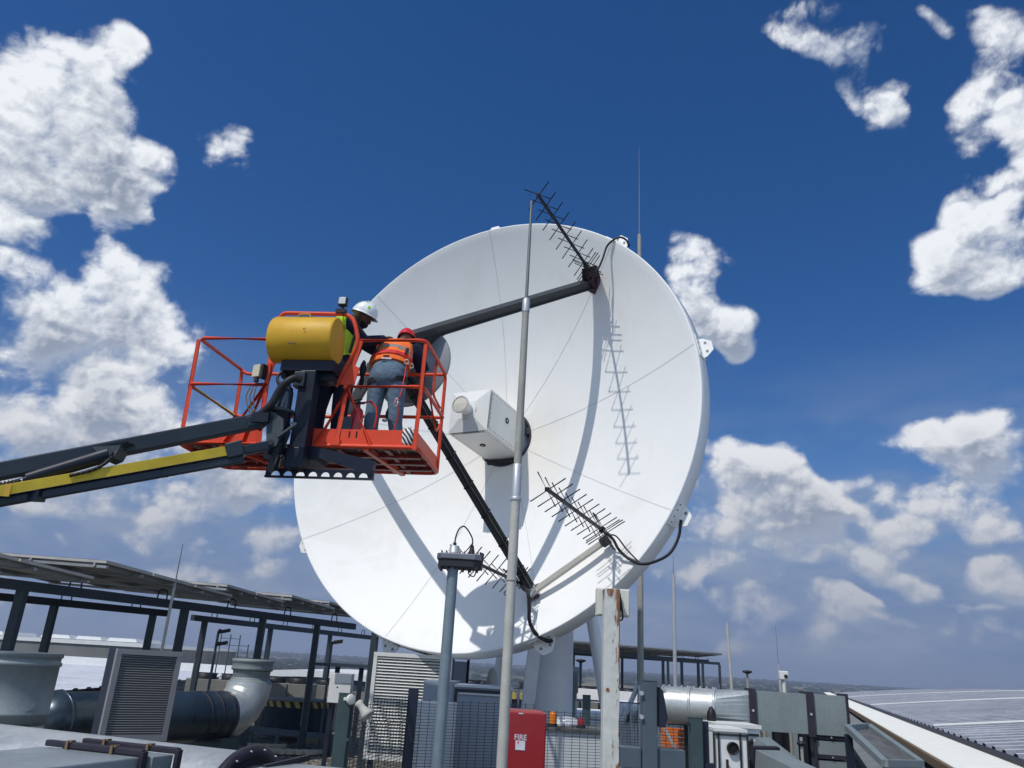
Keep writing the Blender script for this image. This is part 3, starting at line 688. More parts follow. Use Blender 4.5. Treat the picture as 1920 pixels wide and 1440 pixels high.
yagi(b2, 31, 1.80, 9, 'black crossed yagi antenna at the end of the cream side arm', .235,
     [([b2+DN*.1, S(1150, 1012, 0), S(1160, 1030, 0), S(1178, 1047, 0), S(1200, 1057, .05), S(1225, 1054, 0), S(1255, 1038, -.1), S(1272, 1008, -.15), S(1277, 975, -.15)], .017),
      ([b2+DN*.02, S(1156, 1006, 0), S(1175, 1030, 0), S(1198, 1054, .02)], .009)])
b3 = dxy(.86, -2.22, -.13)
yagi(b3, 50, 1.50, 7, 'black crossed yagi antenna low on the dish behind the pole lights', .20,
     [([b3+DN*.06, S(990, 1112, 0), S(992, 1140, 0), S(993, 1165, 0), S(1003, 1186, 0), S(1020, 1199, -.05), S(1033, 1202, -.15), S(1037, 1195, -.3)], .022),
      ([S(1000, 1120, -.1), S(995, 1130, 0), S(994, 1150, 0)], .010)])
# ================================================================== WORK PLATFORM
BA = Vector((-3.23, 7.35, 3.585)); BX = Vector((.9916, -.1295, 0)).normalized(); BY = Vector((-BX.y, BX.x, 0))
def bl(x, y, z): return BA+BX*x+BY*y+Z*z
def bp(zx, zy, y):   # pixel of a 3.2x enlargement -> point on the plane y of the basket
    r = ray(300+zx*.3125, 520+zy*.3125); return O+r*((BA+BY*y-O).dot(BY)/r.dot(BY))
def rnd(pts, rad=.10, n=4):
    """polyline with rounded corners"""
    pts = [Vector(q) for q in pts]; out = [pts[0]]
    for i in range(1, len(pts)-1):
        a, b, c = pts[i-1], pts[i], pts[i+1]; r = min(rad, (a-b).length*.45, (c-b).length*.45)
        p, q = b+(a-b).normalized()*r, b+(c-b).normalized()*r
        for k in range(n+1):
            t = k/n; out.append(p*(1-t)**2+b*2*t*(1-t)+q*t*t)
    return out+[pts[-1]]
LX, LY = 2.40, 1.0
def build_lift():
    T = thing('boom_lift', 'orange-red work platform on a dark articulated boom in front of the dish', 'boom lift', bl(1.2, .4, -.3))
    # toe boards
    for (x0, x1) in ((.06, .84), (1.36, 2.30)):
        m = MB(); m.obox(bl((x0+x1)/2, .012, .085), BX, BY, Z, (x1-x0)/2, .004, .085)
        m.mat(1); 
        if x0 > 1: m.obox(bl(1.72, .006, .12), BX, BY, Z, .006, .003, .03); m.obox(bl(1.79, .006, .12), BX, BY, Z, .006, .003, .03)
        m.build('toe_board', ['red_paint', 'hole_black'], T)
    m = MB(); m.obox(bl(1.2, LY-.012, .085), BX, BY, Z, 1.15, .004, .085); m.build('toe_board', 'red_paint', T)
    for x in (.03, LX-.03):
        m = MB(); m.obox(bl(x, LY/2, .085), BY, BX, Z, LY/2-.03, .004, .085); m.build('toe_board', 'red_paint', T)
    # bottom frame ring and cross members
    m = MB(); r = .022
    m.tube(rnd([bl(.84, 0, 0), bl(0, 0, 0), bl(0, LY, 0), bl(LX, LY, 0), bl(LX, 0, 0), bl(1.38, 0, 0)], .12), r, 10)
    m.build('base_frame', 'red_paint', T)
    m = MB()
    for y in (.27, .52, .76): m.obox(bl(1.2, y, -.02), BX, BY, Z, 1.17, .03, .02)
    for x in (.25, .62, 1.62, 1.95, 2.1): m.obox(bl(x, .5, -.012), BY, BX, Z, .48, .022, .016)
    m.build('cross_member', 'red_dark', T)
    for a, b in ((bl(1.90, .0, -.03), bl(2.02, .98, -.03)), (bl(.45, .0, -.03), bl(.85, .98, -.03))): m = MB(); m.bar(a, b, .05, .03); m.build('floor_brace', 'red_paint', T)
    # perforated floor: strips
    m = MB()
    for i in range(36): m.obox(bl(.07+i*.0645, .5, .012), BX, BY, Z, .022, .47, .006)
    for j in range(16): m.obox(bl(1.2, .06+j*.0585, .008), BX, BY, Z, 1.16, .014, .005)
    m.build('floor_grating', 'tread_plate', T)
    # guard rails
    def rail(pts, r=.019, name='guard_rail', mt='red_paint', rad=.10):
        m = MB(); m.tube(rnd(pts, rad), r, 10); return m.build(name, mt, T)
    rail([bl(.80, 0, 1.10), bl(0, 0, 1.11), bl(-.02, LY, 1.16), bl(.06, LY, 1.10), bl(.95, LY, 1.11), bl(1.6, LY, 1.11), bl(LX-.03, LY, 1.12)])
    rail([bl(1.70, 0, 1.09), bl(LX-.02, 0, 1.10), bl(LX-.02, LY, 1.12), bl(LX-.02, LY, .03)])
    rail([bl(.80, 0, .61), bl(0, 0, .61), bl(0, .10, .60)])
    rail([bl(0, LY, .60), bl(.1, LY, .59), bl(.9, LY, .60), bl(1.6, LY, .62), bl(LX-.02, LY, .62)])
    rail([bl(1.62, 0, .60), bl(LX, 0, .61), bl(LX-.01, LY, .62)])
    m = MB(); m.tube([bl(0, .08, .60), bl(.01, LY-.02, .60)], .017, 8); m.build('entry_bar', 'brass_yellow', T)
    for pts in ([bl(0, 0, 1.09), bl(.03, 0, .02)], [bl(0, LY, 1.13), bl(.03, LY, .02)], [bl(LX-.02, 0, 1.05), bl(LX-.03, 0, -.02)]): rail(pts, .021, 'post')
    # side gate loop at the far right
    rail([bl(LX-.03, LY*.55, 1.11), bl(LX-.05, .62, .93), bl(LX-.05, .62, .75), bl(LX-.05, LY, .73)], .013, 'gate_latch')
    rail([bl(LX, .30, .60), bl(LX, .70, .35), bl(LX, .95, .60)], .010, 'gate_latch')
    # trusses beside the mast
    for a, b, r in (((.80, 0, .83), (.83, 0, 0), .026), ((.81, 0, .62), (.48, .0, .02), .022), ((.78, 0, .55), (.66, 0, .0), .020),
                    ((.81, .02, 1.28), (.80, 0, .8), .024), ((1.66, 0, .60), (1.40, 0, 0), .024), ((1.64, 0, .60), (1.60, 0, .0), .022), ((1.64, 0, .58), (1.95, 0, .0), .022),
                    ((1.72, 0, 1.08), (1.62, 0, .58), .024), ((1.95, 0, .02), (2.04, .9, -.03), .018)):
        rail([bl(*a), bl(*b)], r, 'brace')
    m = MB(); m.prism([bl(1.56, .0, .62), bl(1.70, .0, .62), bl(1.74, 0, .80), bl(1.64, 0, .82)], BY*.02); m.obox(bl(1.60, -.01, .03), BX, BY, Z, .045, .02, .03); m.build('gusset', 'red_paint', T)
    # console hoop above the yellow cover
    rail([bl(.84, -.02, 1.22), bl(.84, -.02, 1.385), bl(1.60, -.02, 1.37), bl(1.71, -.02, 1.06), bl(1.50, 0.05, .62)], .021, 'console_hoop', rad=.12)
    rail([bl(.80, .02, .62), bl(.86, 0, 1.0), bl(.84, -.02, 1.24)], .022, 'console_hoop')
    # yellow control cover: swept hood
    m = MB(); c0, c1 = bl(.855, -.10, 1.045), bl(1.515, -.10, 1.04); d = (c1-c0).normalized()
    LL = (c1-c0).length; pr = [(0, 0), (.14, 0), (.225, .012), (.236, .03), (.236, LL-.02), (.232, LL-.006), (.226, LL), (.222, LL-.004), (0, LL-.004)]
    vs = []; seg = 40
    for (r, z) in pr:
        for k in range(seg):
            t = 2*math.pi*k/seg; vs.append(c0+d*z+BY*(math.cos(t)*r*.92)+Z*(math.sin(t)*r))
    m.add(vs, [(i*seg+k, i*seg+(k+1) % seg, (i+1)*seg+(k+1) % seg, (i+1)*seg+k) for i in range(len(pr)-1) for k in range(seg)], True)
    cv = m.build('console_cover', 'yellow_paint', T)
    md = cv.modifiers.new('e', 'EDGE_SPLIT'); md.split_angle = R_(40)
    m = MB(); m.tube(rnd([bl(1.10, -.16, 1.265), bl(1.10, -.16, 1.305), bl(1.22, -.16, 1.305), bl(1.22, -.16, 1.265)], .02), .008, 8); m.bar(bl(.86, -.12, 1.277), bl(1.50, -.12, 1.272), .05, .02); m.build('handle', 'brass_yellow', cv)
    m = MB(); m.bar(bl(1.11, -.335, .92), bl(1.19, -.335, .918), .012, .008); m.ell(bl(1.25, -.332, 1.07), .008, .004, .010); m.build('scratch', 'clamp_brown', cv)
    # work light
    m = MB(); c = bl(1.49, -.04, 1.50); m.obox(c, BX, BY, Z, .046, .03, .048); m.bar(bl(1.49, -.03, 1.385), bl(1.49, -.03, 1.46), .03, .03)
    lt = m.build('work_light', 'light_dark', T, bevel=.012)
    m = MB(); m.obox(c-BY*.034, BX, BY, Z, .036, .004, .037); m.build('lens', 'lamp_glass', lt, bevel=.004)
    m = MB(); m.obox(bl(1.48, -.03, 1.395), BX, BY, Z, .05, .03, .022); m.build('light_bracket', 'mount_maroon', T)
    m = MB(); m.tube(smooth_curve([bl(1.50, -.05, 1.40), bl(1.515, -.05, 1.33), bl(1.53, -.04, 1.28)]), .004, 6); m.build('cable', 'cable_black', T)
    # little beige box on the left
    m = MB(); m.obox(bl(.72, -.05, .73), (BX*.9-BY*.3).normalized(), (BY*.9+BX*.3).normalized(), Z, .045, .03, .065); bx_ = m.build('relay_box', 'beige_plastic', T, bevel=.006)
    m = MB(); m.obox(bl(.775, -.045, .73), (BX*.9-BY*.3).normalized(), (BY*.9+BX*.3).normalized(), Z, .02, .032, .072); m.cyl(bl(.72, -.05, .66), bl(.72, -.05, .62), .025, 12); m.build('box_side', 'light_dark', bx_)
    # chain and hook rope under it
    m = MB(); 
    for dx in (0, .03, .06): m.tube(smooth_curve([bl(.66+dx, -.03, .58), bl(.64+dx*1.3, -.04, .47), bl(.68+dx, -.04, .36), bl(.72+dx, -.03, .29), bl(.80, 0, .24)]), .007, 6)
    m.build('chain', 'clamp_brown', T)
    # mast behind the hood, rotator, bracket
    m = MB()
    m.obox(bl(1.295, -.10, .26), BX, BY, Z, .078, .08, .44)                # tall dark column
    m.obox(bl(1.27, -.03, .755), BX, BY, Z, .27, .14, .055)                # head under the hood
    m.obox(bl(1.40, .0, .68), BX, BY, Z, .12, .08, .05)
    m.obox(bl(1.02, -.06, .69), BX, BY, Z, .03, .05, .04); m.obox(bl(1.10, -.06, .69), BX, BY, Z, .02, .05, .04)
    m.obox(bl(1.29, -.10, -.17), BX, BY, Z, .085, .09, .10)
    m.build('mast', 'boom_navy', T, bevel=.008)
    m = MB(); m.obox(bl(1.225, -.16, .60), BX, BY, Z, .055, .05, .075); m.build('mast_panel', 'boom_slate', T, bevel=.006)
    m = MB()
    m.lathe(bl(1.10, -.20, .10), Z, [(0, 0), (.085, 0), (.095, .02), (.095, .14), (.105, .15), (.105, .17)], 28)
    m.lathe(bl(1.10, -.20, -.16), Z, [(0, 0), (.07, 0), (.08, .03), (.07, .24), (0, .25)], 24)
    m.build('rotator', 'boom_navy', T); m = MB(); m.lathe(bl(1.10, -.20, .28), Z, [(.088, 0), (.088, .17), (.078, .22), (.05, .26), (0, .27)], 28); m.build('motor_housing', 'navy_gloss', T)
    m = MB(); m.lathe(bl(1.10, -.20, .25), Z, [(.10, .0), (.128, .0), (.128, .025), (.10, .025)], 28); m.build('rotator_flange', 'panel_lug', T)
    # side plates taking the booms
    pl = [bp(640, 820, -.32), bp(655, 806, -.32), bp(690, 812, -.32), bp(742, 850, -.32), bp(742, 905, -.32), bp(700, 1010, -.32), bp(668, 1022, -.32), bp(640, 1005, -.32)]
    for off in (0, .16):
        m = MB(); m.prism([q+BY*off for q in pl], BY*.018); o = m.build('pivot_plate', 'panel_lug', T)
    m = MB()
    for q in (bp(665, 840, -.32), bp(668, 992, -.32)): m.cyl(q-BY*.02, q+BY*.19, .028, 16)
    m.build('pivot_pin', 'bolt_dark', T)
    m = MB(); a, b = bp(706, 958, -.35), bp(820, 880, -.30); m.bar(a, b, .02, .045, (0, 1, 0)); m.bar(b, bp(780, 872, -.3), .015, .02); m.build('link_lever', 'panel_lug', T)
    m = MB(); m.bar(bp(720, 985, -.28), bp(655, 1165, -.2), .05, .04, (0, 1, 0)); m.bar(bp(725, 1000, -.2), bp(700, 1150, -.1), .04, .03, (0, 1, 0)); m.build('support_link', 'boom_slate', T)
    # step plate with round holes, under the floor
    m = MB(); L0, L1 = .98, 2.03; zt, zb = -.255, -.325
    yy = -.06
    n = 8; xs = [L0+.10+i*(L1-L0-.2)/(n-1) for i in range(n)]
    m.obox(bl((L0+L1)/2, yy, zt), BX, BY, Z, (L1-L0)/2, .006, .010); m.obox(bl((L0+L1)/2, yy, zb-.002), BX, BY, Z, (L1-L0)/2, .02, .008)
    edges = [L0]+[ (a+b)/2 for a, b in zip(xs, xs[1:])]+[L1]
    for x, e0, e1 in zip(xs, edges, edges[1:]):
        r = .043; seg = 10; rr = []
        for k in range(seg+1):
            t = math.pi*k/seg; rr.append(bl(x+r*math.cos(t), yy, zb+.006+r*math.sin(t)*1.1))
        poly = [bl(e1, yy, zb), bl(e1, yy, zt), bl(e0, yy, zt), bl(e0, yy, zb)]+rr[::-1]
        m.prism(poly, BY*.006)
    m.bar(bl(L0+.02, yy, -.27), bl(1.15, -.08, -.10), .03, .05, Z); m.bar(bl(L1-.02, yy, -.27), bl(1.5, .02, -.10), .03, .05, Z)
    m.bar(bl(L1-.01, yy, -.25), bl(L1-.01, yy, -.33), .02, .04)
    m.build('step_plate', 'boom_navy', T)
    m = MB(); m.bar(bl(2.0, .02, -.19), bl(1.36, .0, -.06), .08, .10, Z); m.obox(bl(1.18, .12, -.10), BX, BY, Z, .26, .16, .05); m.build('under_carriage', 'boom_navy', T)
    # hoses
    m = MB(); hp = [bp(850, 620, -.3), bp(810, 605, -.33), bp(760, 630, -.36), bp(715, 680, -.36), bp(680, 745, -.36), bp(640, 790, -.36), bp(570, 840, -.34), bp(480, 870, -.25)]
    cc = smooth_curve(hp, 10); m.tube(cc, [.034+.003*(i % 2) for i in range(len(cc))], 12); m.build('hose_sleeve', 'cable_black', T)
    m = MB()
    for s_ in (-.02, .01, .035):
        m.tube(smooth_curve([bp(740, 560, -.15), bp(705, 600, -.2), bp(720, 640+s_*300, -.24), bp(770, 625, -.22)]), .014, 8)
    m.tube(smooth_curve([bp(690, 700, -.2), bp(705, 760, -.22), bp(690, 810, -.3)]), .010, 8)
    m.tube(smooth_curve([bp(560, 840, -.3), bp(600, 825, -.36), bp(640, 800, -.35), bp(700, 790, -.2)]), .012, 8)
    m.build('hose', 'cable_black', T)
    # -------- booms
    def P6(px, py, y=6.6): return at(px, py, y)
    e0, e1 = at(490, 789, 6.95), at(0, 884, 6.2); d = (e1-e0)
    m = MB(); m.bar(e0, e1+d*1.0, .13, .135, Z); m.bar(e0-d.normalized()*.03, e0+d.normalized()*.14, .15, .10); m.build('upper_boom', 'boom_slate', T, bevel=.012)
    m = MB(); m.bar(at(500, 780, 6.95), at(478, 800, 6.95), .16, .07); m.bar(bp(560, 850, -.34), bp(660, 850, -.32), .12, .09); m.build('boom_knuckle', 'boom_navy', T)
    y0, y1 = at(435, 846, 6.72), at(0, 923, 6.12); d = y1-y0; uy = Z
    m = MB(); m.bar(y0, y1+d*1.0, .10, .090, Z); m.mat(1)
    for dz in (-.045,): m.bar(y0+Z*dz, y1+d*1.0+Z*dz, .104, .006, Z)
    m.build('lower_boom', ['boom_yellow', 'boom_navy'], T, bevel=.006)
    m = MB(); z0, z1 = at(455, 857, 6.72), at(0, 938, 6.12); d = z1-z0; off = Vector((0, .03, -.01))
    m.bar(z0+off, z1+d*1.0+off, .07, .065, Z); m.build('linkage_rod', 'boom_slate', T, bevel=.008)
    m = MB(); q = at(305, 884, 6.55); m.obox(q, BX, BY, Z, .028, .05, .040); m.build('linkage_clamp', 'boom_navy', T); m = MB(); q = at(68, 930, 6.22); m.obox(q, BX, BY, Z, .05, .05, .040); m.build('linkage_clamp', 'boom_navy', T)
    m = MB(); m.bar(at(424, 849, 6.70), at(456, 841, 6.74), .14, .14, Z); m.bar(at(455, 845, 6.74), at(502, 836, 6.85), .09, .085, Z); m.build('boom_end', 'boom_slate', T, bevel=.012)
    # lift cylinder between the booms
    a, b = at(205, 852, 6.40), at(52, 898, 6.25); m = MB(); m.cyl(a, b, .062, 24, r2=.052); m.cyl(b, b+(b-a)*.05, .03, 16); m.mat(1); m.cyl(b+(b-a)*.03, b+(b-a)*.9, .026, 16)
    m.build('lift_cylinder', ['boom_navy', 'chrome'], T)
    m = MB(); m.prism([at(182, 842, 6.42), at(248, 832, 6.46), at(236, 838, 6.46), at(222, 862, 6.42), at(208, 868, 6.42), at(195, 856, 6.42)], BY*.14); m.build('cylinder_lug', 'boom_slate', T)
    m = MB(); hs_ = smooth_curve([at(212, 848, 6.33), at(205, 862, 6.33), at(185, 876, 6.30), at(160, 885, 6.26), at(130, 892, 6.22)]); m.tube(hs_, .015, 8)
    m.mat(1)
    for i in range(2, len(hs_)-1, 3): m.tube([hs_[i], hs_[i]+(hs_[i+1]-hs_[i])*.5], .018, 8)
    m.build('hose', ['cable_black', 'pole_grey'], T)
    m = MB(); pts = [at(38-i*3.6, 902+i*.62+(2.5 if i % 2 else -2.5), 6.16) for i in range(26)]; m.tube(pts, .014, 6); m.build('cable_chain', 'cable_black', T)
    m = MB(); m.obox(at(14, 919, 6.06), BX, BY, Z, .028, .004, .050); m.build('reflector_patch', 'brass_yellow', T)
    return T
build_lift()
# fire extinguisher in the basket
def extinguisher():
    b = bl(1.70, .22, .02)
    T = thing('fire_extinguisher', 'red fire extinguisher standing on the lift platform floor beside the toe board', 'fire extinguisher', b)
    m = MB(); m.lathe(b, Z, [(0, 0), (.06, 0), (.062, .01), (.062, .36), (.052, .41), (.022, .44), (.02, .47), (0, .47)], 24); m.build('cylinder', 'extinguisher_red', T)
    m = MB(); m.bar(b+Z*.48-BX*.05, b+Z*.49+BX*.06, .02, .02); m.bar(b+Z*.51-BX*.06, b+Z*.53+BX*.03, .015, .01); m.cyl(b+Z*.46, b+Z*.50, .02, 12); m.build('valve', 'mount_maroon', T)
    m = MB(); m.tube(smooth_curve([b+Z*.49+BX*.05, b+Z*.50+BX*.12, b+Z*.42+BX*.19, b+Z*.25+BX*.19, b+Z*.10+BX*.13, b+Z*.03+BX*.09]), .010, 8); m.build('hose', 'strap_red', T)
    m = MB(); m.obox(b-BX*.075+Z*.17-BY*.01, BX, BY, Z, .048, .05, .155); m.obox(b-BX*.075+Z*.005-BY*.02, BX, BY, Z, .075, .06, .006); m.build('holder', 'steel_blue', T)
extinguisher()
def bag():
    mt = bpy.data.materials.new('striped_cloth'); mt.use_nodes = True; N = NB(mt.node_tree); b_ = mt.node_tree.nodes['Principled BSDF']
    co = N.n('ShaderNodeTexCoord').outputs['Object']; s = N.n('ShaderNodeSeparateXYZ'); N.put(s.inputs[0], N.v('ADD', co, N.v('SCALE', N.noise(co, 8, 2, .5, 0, 'Color'), scale=.03)))
    w = N.m('SINE', N.m('MULTIPLY', N.m('ADD', N.m('MULTIPLY', s.outputs[0], 1.0), N.m('MULTIPLY', s.outputs[2], .75)), 150))
    N.put(b_.inputs['Base Color'], N.mix(N.mr(w, -.15, .15), (.02, .02, .03, 1), (.7, .7, .68, 1))); b_.inputs['Roughness'].default_value = .8; MATS['striped_cloth'] = mt
    c = bl(2.285, .075, .02)
    m = MB(); prof = [(0, 0), (.07, 0), (.082, .03), (.085, .12), (.078, .155), (.05, .175), (0, .18)]
    m.lathe(c, Z, prof, 20)
    m.lathe(c+Z*.17, Z, [(.012, 0), (.018, .03), (0, .045)], 10)
    tag(m.build('rope_bag', 'striped_cloth', base=c), 'black and white striped bag in the right corner of the lift platform', 'bag')
bag()
# ================================================================== PEOPLE
def skin_body(name, joints, edges, matn, parent, root=0, sub=2):
    me = bpy.data.meshes.new(name); org = ORG[parent] if parent else Vector()
    me.from_pydata([tuple(Vector(j[0])-org) for j in joints], edges, []); me.materials.append(MATS[matn])
    o = bpy.data.objects.new(name, me); COL.objects.link(o)
    if parent: o.parent = parent; ORG[o] = org
    sk = o.modifiers.new('skin', 'SKIN'); sk.use_smooth_shade = True
    for i, j in enumerate(joints):
        v = me.skin_vertices[0].data[i]; r = j[1]; v.radius = (r, r) if not isinstance(r, tuple) else r
        v.use_root = (i == root)
    ss = o.modifiers.new('sub', 'SUBSURF'); ss.levels = sub; ss.render_levels = sub
    return o
def bake_mods(o):
    dg = bpy.context.evaluated_depsgraph_get(); dg.update(); me = bpy.data.meshes.new_from_object(o.evaluated_get(dg))
    mats_ = list(o.data.materials); o.modifiers.clear(); o.data = me
    if not me.materials:
        for q in mats_: me.materials.append(q)
    for p in me.polygons: p.use_smooth = True
    return o
def hand(parent, wrist, d, palm, r=.010, curl=.6, matn='skin_mid'):
    """hand as one skinned mesh: palm plus five finger chains; d = pointing direction, palm = palm normal"""
    d = Vector(d).normalized(); palm = Vector(palm); palm = (palm-d*palm.dot(d)).normalized(); s = d.cross(palm)
    J = [(wrist, .024), (wrist+d*.045, (.034, .018))]; E = [(0, 1)]
    for i, (off, L) in enumerate(((-.030, .068), (-.010, .078), (.010, .074), (.029, .058))):
        b = wrist+d*.088+s*off; k0 = len(J)
        c = curl*(1+.12*i)
        d1 = (d*math.cos(c*.5)+palm*math.sin(c*.5)); d2 = (d*math.cos(c*1.2)+palm*math.sin(c*1.2)); d3 = (d*math.cos(c*1.9)+palm*math.sin(c*1.9))
        J += [(b, .0105), (b+d1*L*.45, .0095), (b+d1*L*.45+d2*L*.32, .0088), (b+d1*L*.45+d2*L*.32+d3*L*.23, .0075)]
        E += [(1, k0), (k0, k0+1), (k0+1, k0+2), (k0+2, k0+3)]
    k0 = len(J); b = wrist+d*.03-s*.03; t = (d*.6-s*.7+palm*.3).normalized()
    J += [(b, .014), (b+t*.035, .0115), (b+t*.035+(d*.8+palm*.5-s*.2).normalized()*.03, .009)]; E += [(0, k0), (k0, k0+1), (k0+1, k0+2)]
    return J, E
def head_mesh(m, c, up, fwd, s=1.0):
    """face: skull, jaw, nose, ears, brow"""
    up = Vector(up).normalized(); fwd = Vector(fwd); fwd = (fwd-up*fwd.dot(up)).normalized(); rt = fwd.cross(up)
    ax = (rt, fwd, up)
    m.ell(c, .076*s, .096*s, .105*s, ax, 20, 14)
    m.ell(c-up*.062*s+fwd*.030*s, .056*s, .064*s, .060*s, ax, 18, 12)     # jaw
    m.ell(c-up*.025*s+fwd*.100*s, .013*s, .020*s, .026*s, ax, 10, 8)      # nose
    m.ell(c+up*.022*s+fwd*.084*s, .046*s, .016*s, .010*s, ax, 12, 8)      # brow
    for q in (-1, 1):
        m.ell(c+rt*q*.077*s-up*.012*s, .010*s, .020*s, .030*s, ax, 10, 8)  # ear
        m.ell(c+rt*q*.030*s+fwd*.082*s+up*.004*s, .011*s, .008*s, .007*s, ax, 8, 6)
    m.ell(c-up*.064*s+fwd*.090*s, .024*s, .010*s, .009*s, ax, 12, 8)      # lips
    return ax
def helmet(parent, c, up, fwd, matn, s=1.0):
    up = Vector(up).normalized(); fwd = Vector(fwd); fwd = (fwd-up*fwd.dot(up)).normalized(); rt = fwd.cross(up)
    m = MB(); seg, rings = 32, 12; vs = []
    for i in range(rings+1):
        ph = (math.pi*.55)*i/rings
        for k in range(seg):
            t = 2*math.pi*k/seg; rr = 1+.02*math.cos(6*t)*math.sin(ph)
            low = .022*math.cos(t)*(i/rings)**3    # higher at the front, lower at the nape
            vs.append(c+rt*(math.sin(ph)*math.sin(t)*.104*s*rr)+fwd*(math.sin(ph)*math.cos(t)*.128*s*rr)+up*(math.cos(ph)*.120*s+low))
    n0 = len(vs)
    for k in range(seg):                          # brim lip
        t = 2*math.pi*k/seg; ex = 1.05+.22*max(0, math.cos(t))**3
        vs.append(c+rt*(math.sin(t)*.104*s*1.04)+fwd*(math.cos(t)*.128*s*ex)+up*(math.cos(math.pi*.55)*.120*s+.022*math.cos(t)-.012*s))
    m.add(vs, [(i*seg+k, i*seg+(k+1) % seg, (i+1)*seg+(k+1) % seg, (i+1)*seg+k) for i in range(rings+1) for k in range(seg)], True)
    m.bar(c+up*.121*s-fwd*.05, c+up*.121*s+fwd*.05, .02, .008, up)
    o = m.build('helmet', matn, parent); return o, rt, fwd, up
def person_vest():
    """worker at the back of the platform, leaning over the far rail, back to the camera"""
    f = bl(1.84, .60, 0)
    T = thing('person', 'worker in orange vest, red helmet and blue jeans leaning over the platform rail', 'person', f)
    hipL, hipR = bl(1.76, .60, .92), bl(1.94, .60, .92); pel = bl(1.85, .60, .96)
    footL, footR = bl(1.73, .60, .08), bl(2.03, .62, .08)
    chest = bl(1.81, .86, 1.36); waist = bl(1.84, .68, 1.10); neck = bl(1.82, 1.02, 1.47); hd = bl(1.86, 1.10, 1.585)
    shL, shR = bl(1.62, .93, 1.40), bl(2.02, .92, 1.38)
    elL, elR = bl(1.52, 1.18, 1.28), bl(2.12, 1.06, 1.15); wrL, wrR = bl(1.60, 1.42, 1.34), bl(2.02, 1.30, 1.22)
    knL, knR = bl(1.74, .57, .50), bl(1.99, .56, .50)
    J = [(pel, .13), (waist, .13), (chest, .14), (neck, .06), (hd, .085),
         (shL, .055), (elL, .042), (wrL, .027), (shR, .055), (elR, .042), (wrR, .027),
         (hipL, .085), (knL, .06), (footL, .045), (hipR, .085), (knR, .06), (footR, .045), (footL+BY*.16-Z*.03, .035), (footR+BY*.16+BX*.03-Z*.03, .035)]
    E = [(0, 1), (1, 2), (2, 3), (3, 4), (2, 5), (5, 6), (6, 7), (2, 8), (8, 9), (9, 10), (0, 11), (11, 12), (12, 13), (0, 14), (14, 15), (15, 16), (13, 17), (16, 18)]
    for wi, (wr, el) in ((7, (wrL, elL)), (10, (wrR, elR))):
        hj, he = hand(None, wr, (wr-el), -Z, curl=.7); k0 = len(J); J += hj[1:]
        mp = lambda i: wi if i == 0 else k0+i-1
        E += [(mp(a), mp(b)) for a, b in he]
    bake_mods(skin_body('body', J, E, 'skin_mid', T, 0, 2))
    m = MB(); head_mesh(m, hd, (BY*.55+Z*.8).normalized(), BY-Z*.7, 1.0); m.build('head', 'skin_mid', T)
    helmet(T, hd+(BY*.5+Z*.5)*.045, (BY*.45+Z*.85-BX*.05), (BY*.8-Z*.6), 'helmet_red')
    # jeans
    def leg(hip, kn, ft, sx):
        m = MB(); X, Y_ = BX, BY; secs = []
        L = [(hip+Z*.08, .115, .12), (hip-Z*.05, .112, .125), (hip.lerp(kn, .45), .096, .105), (hip.lerp(kn, .8), .082, .09), (kn, .080, .085), (kn-Z*.07, .076, .084), (kn.lerp(ft, .45), .074, .08), (kn.lerp(ft, .6), .077, .078), (kn.lerp(ft, .8), .070, .074), (ft+Z*.04, .078, .085), (ft-Z*.02, .082, .095)]
        for i, (c, a, b) in enumerate(L):
            secs.append((c+X*.006*math.sin(i*2.3), X, Y_, a, b))
        m.loft(secs, 20); return m
    m = leg(hipL, knL, footL, -1); m2 = leg(hipR, knR, footR, 1); b_ = len(m.v)
    m.v += m2.v; m.f += [tuple(i+b_ for i in q) for q in m2.f]; m.mi += m2.mi; m.sm += m2.sm
    tilt = (Z*.9+BY*.45).normalized(); bk = tilt.cross(BX)
    m.loft([(pel-Z*.17-BY*.02, BX, BY, .13, .10), (pel-Z*.10-BY*.03, BX, BY, .195, .145), (pel-Z*.02-BY*.02, BX, BY, .205, .155), (pel+Z*.06+BY*.01, BX, (BY-Z*.3), .195, .145), (waist-Z*.02, BX, (BY-Z*.4), .175, .125)], 24)
    o = m.build('jeans', 'denim', T); md = o.modifiers.new('s', 'SUBSURF'); md.levels = 1; md.render_levels = 1
    # crease folds
    m = MB()
    for (c, w) in ((pel-BY*.165-Z*.03, .0),): pass
    # boots
    for ft in (footL, footR):
        m = MB(); m.loft([(ft-Z*.05, BX, BY, .05, .07), (ft+Z*.02, BX, BY, .055, .07), (ft+Z*.08, BX, BY, .055, .06)], 14); m.loft([(ft-BY*.07-Z*.035, BX, Z, .04, .04), (ft+BY*.05-Z*.03, BX, Z, .05, .045), (ft+BY*.15-Z*.04, BX, Z, .048, .03), (ft+BY*.20-Z*.045, BX, Z, .02, .015)], 12); m.build('boot', 'black_cloth', T)
    # black harness leg straps, made wide to paint shade on the thighs too
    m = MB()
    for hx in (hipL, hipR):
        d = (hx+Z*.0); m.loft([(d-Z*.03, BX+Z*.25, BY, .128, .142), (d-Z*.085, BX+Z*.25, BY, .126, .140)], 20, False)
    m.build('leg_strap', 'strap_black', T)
    # navy tee sleeves
    m = MB()
    for sh, el in ((shL, elL), (shR, elR)):
        d = (el-sh).normalized(); a = d.cross(BY).normalized(); b = d.cross(a)
        m.loft([(sh-d*.06, a, b, .05, .05), (sh-d*.02, a, b, .085, .085), (sh.lerp(el, .4), a, b, .080, .078), (sh.lerp(el, .75), a, b, .076, .074), (el-d*.02, a, b, .074, .07)], 18)
    m.build('sleeve', 'navy_cloth', T)
    # orange vest
    sec = []
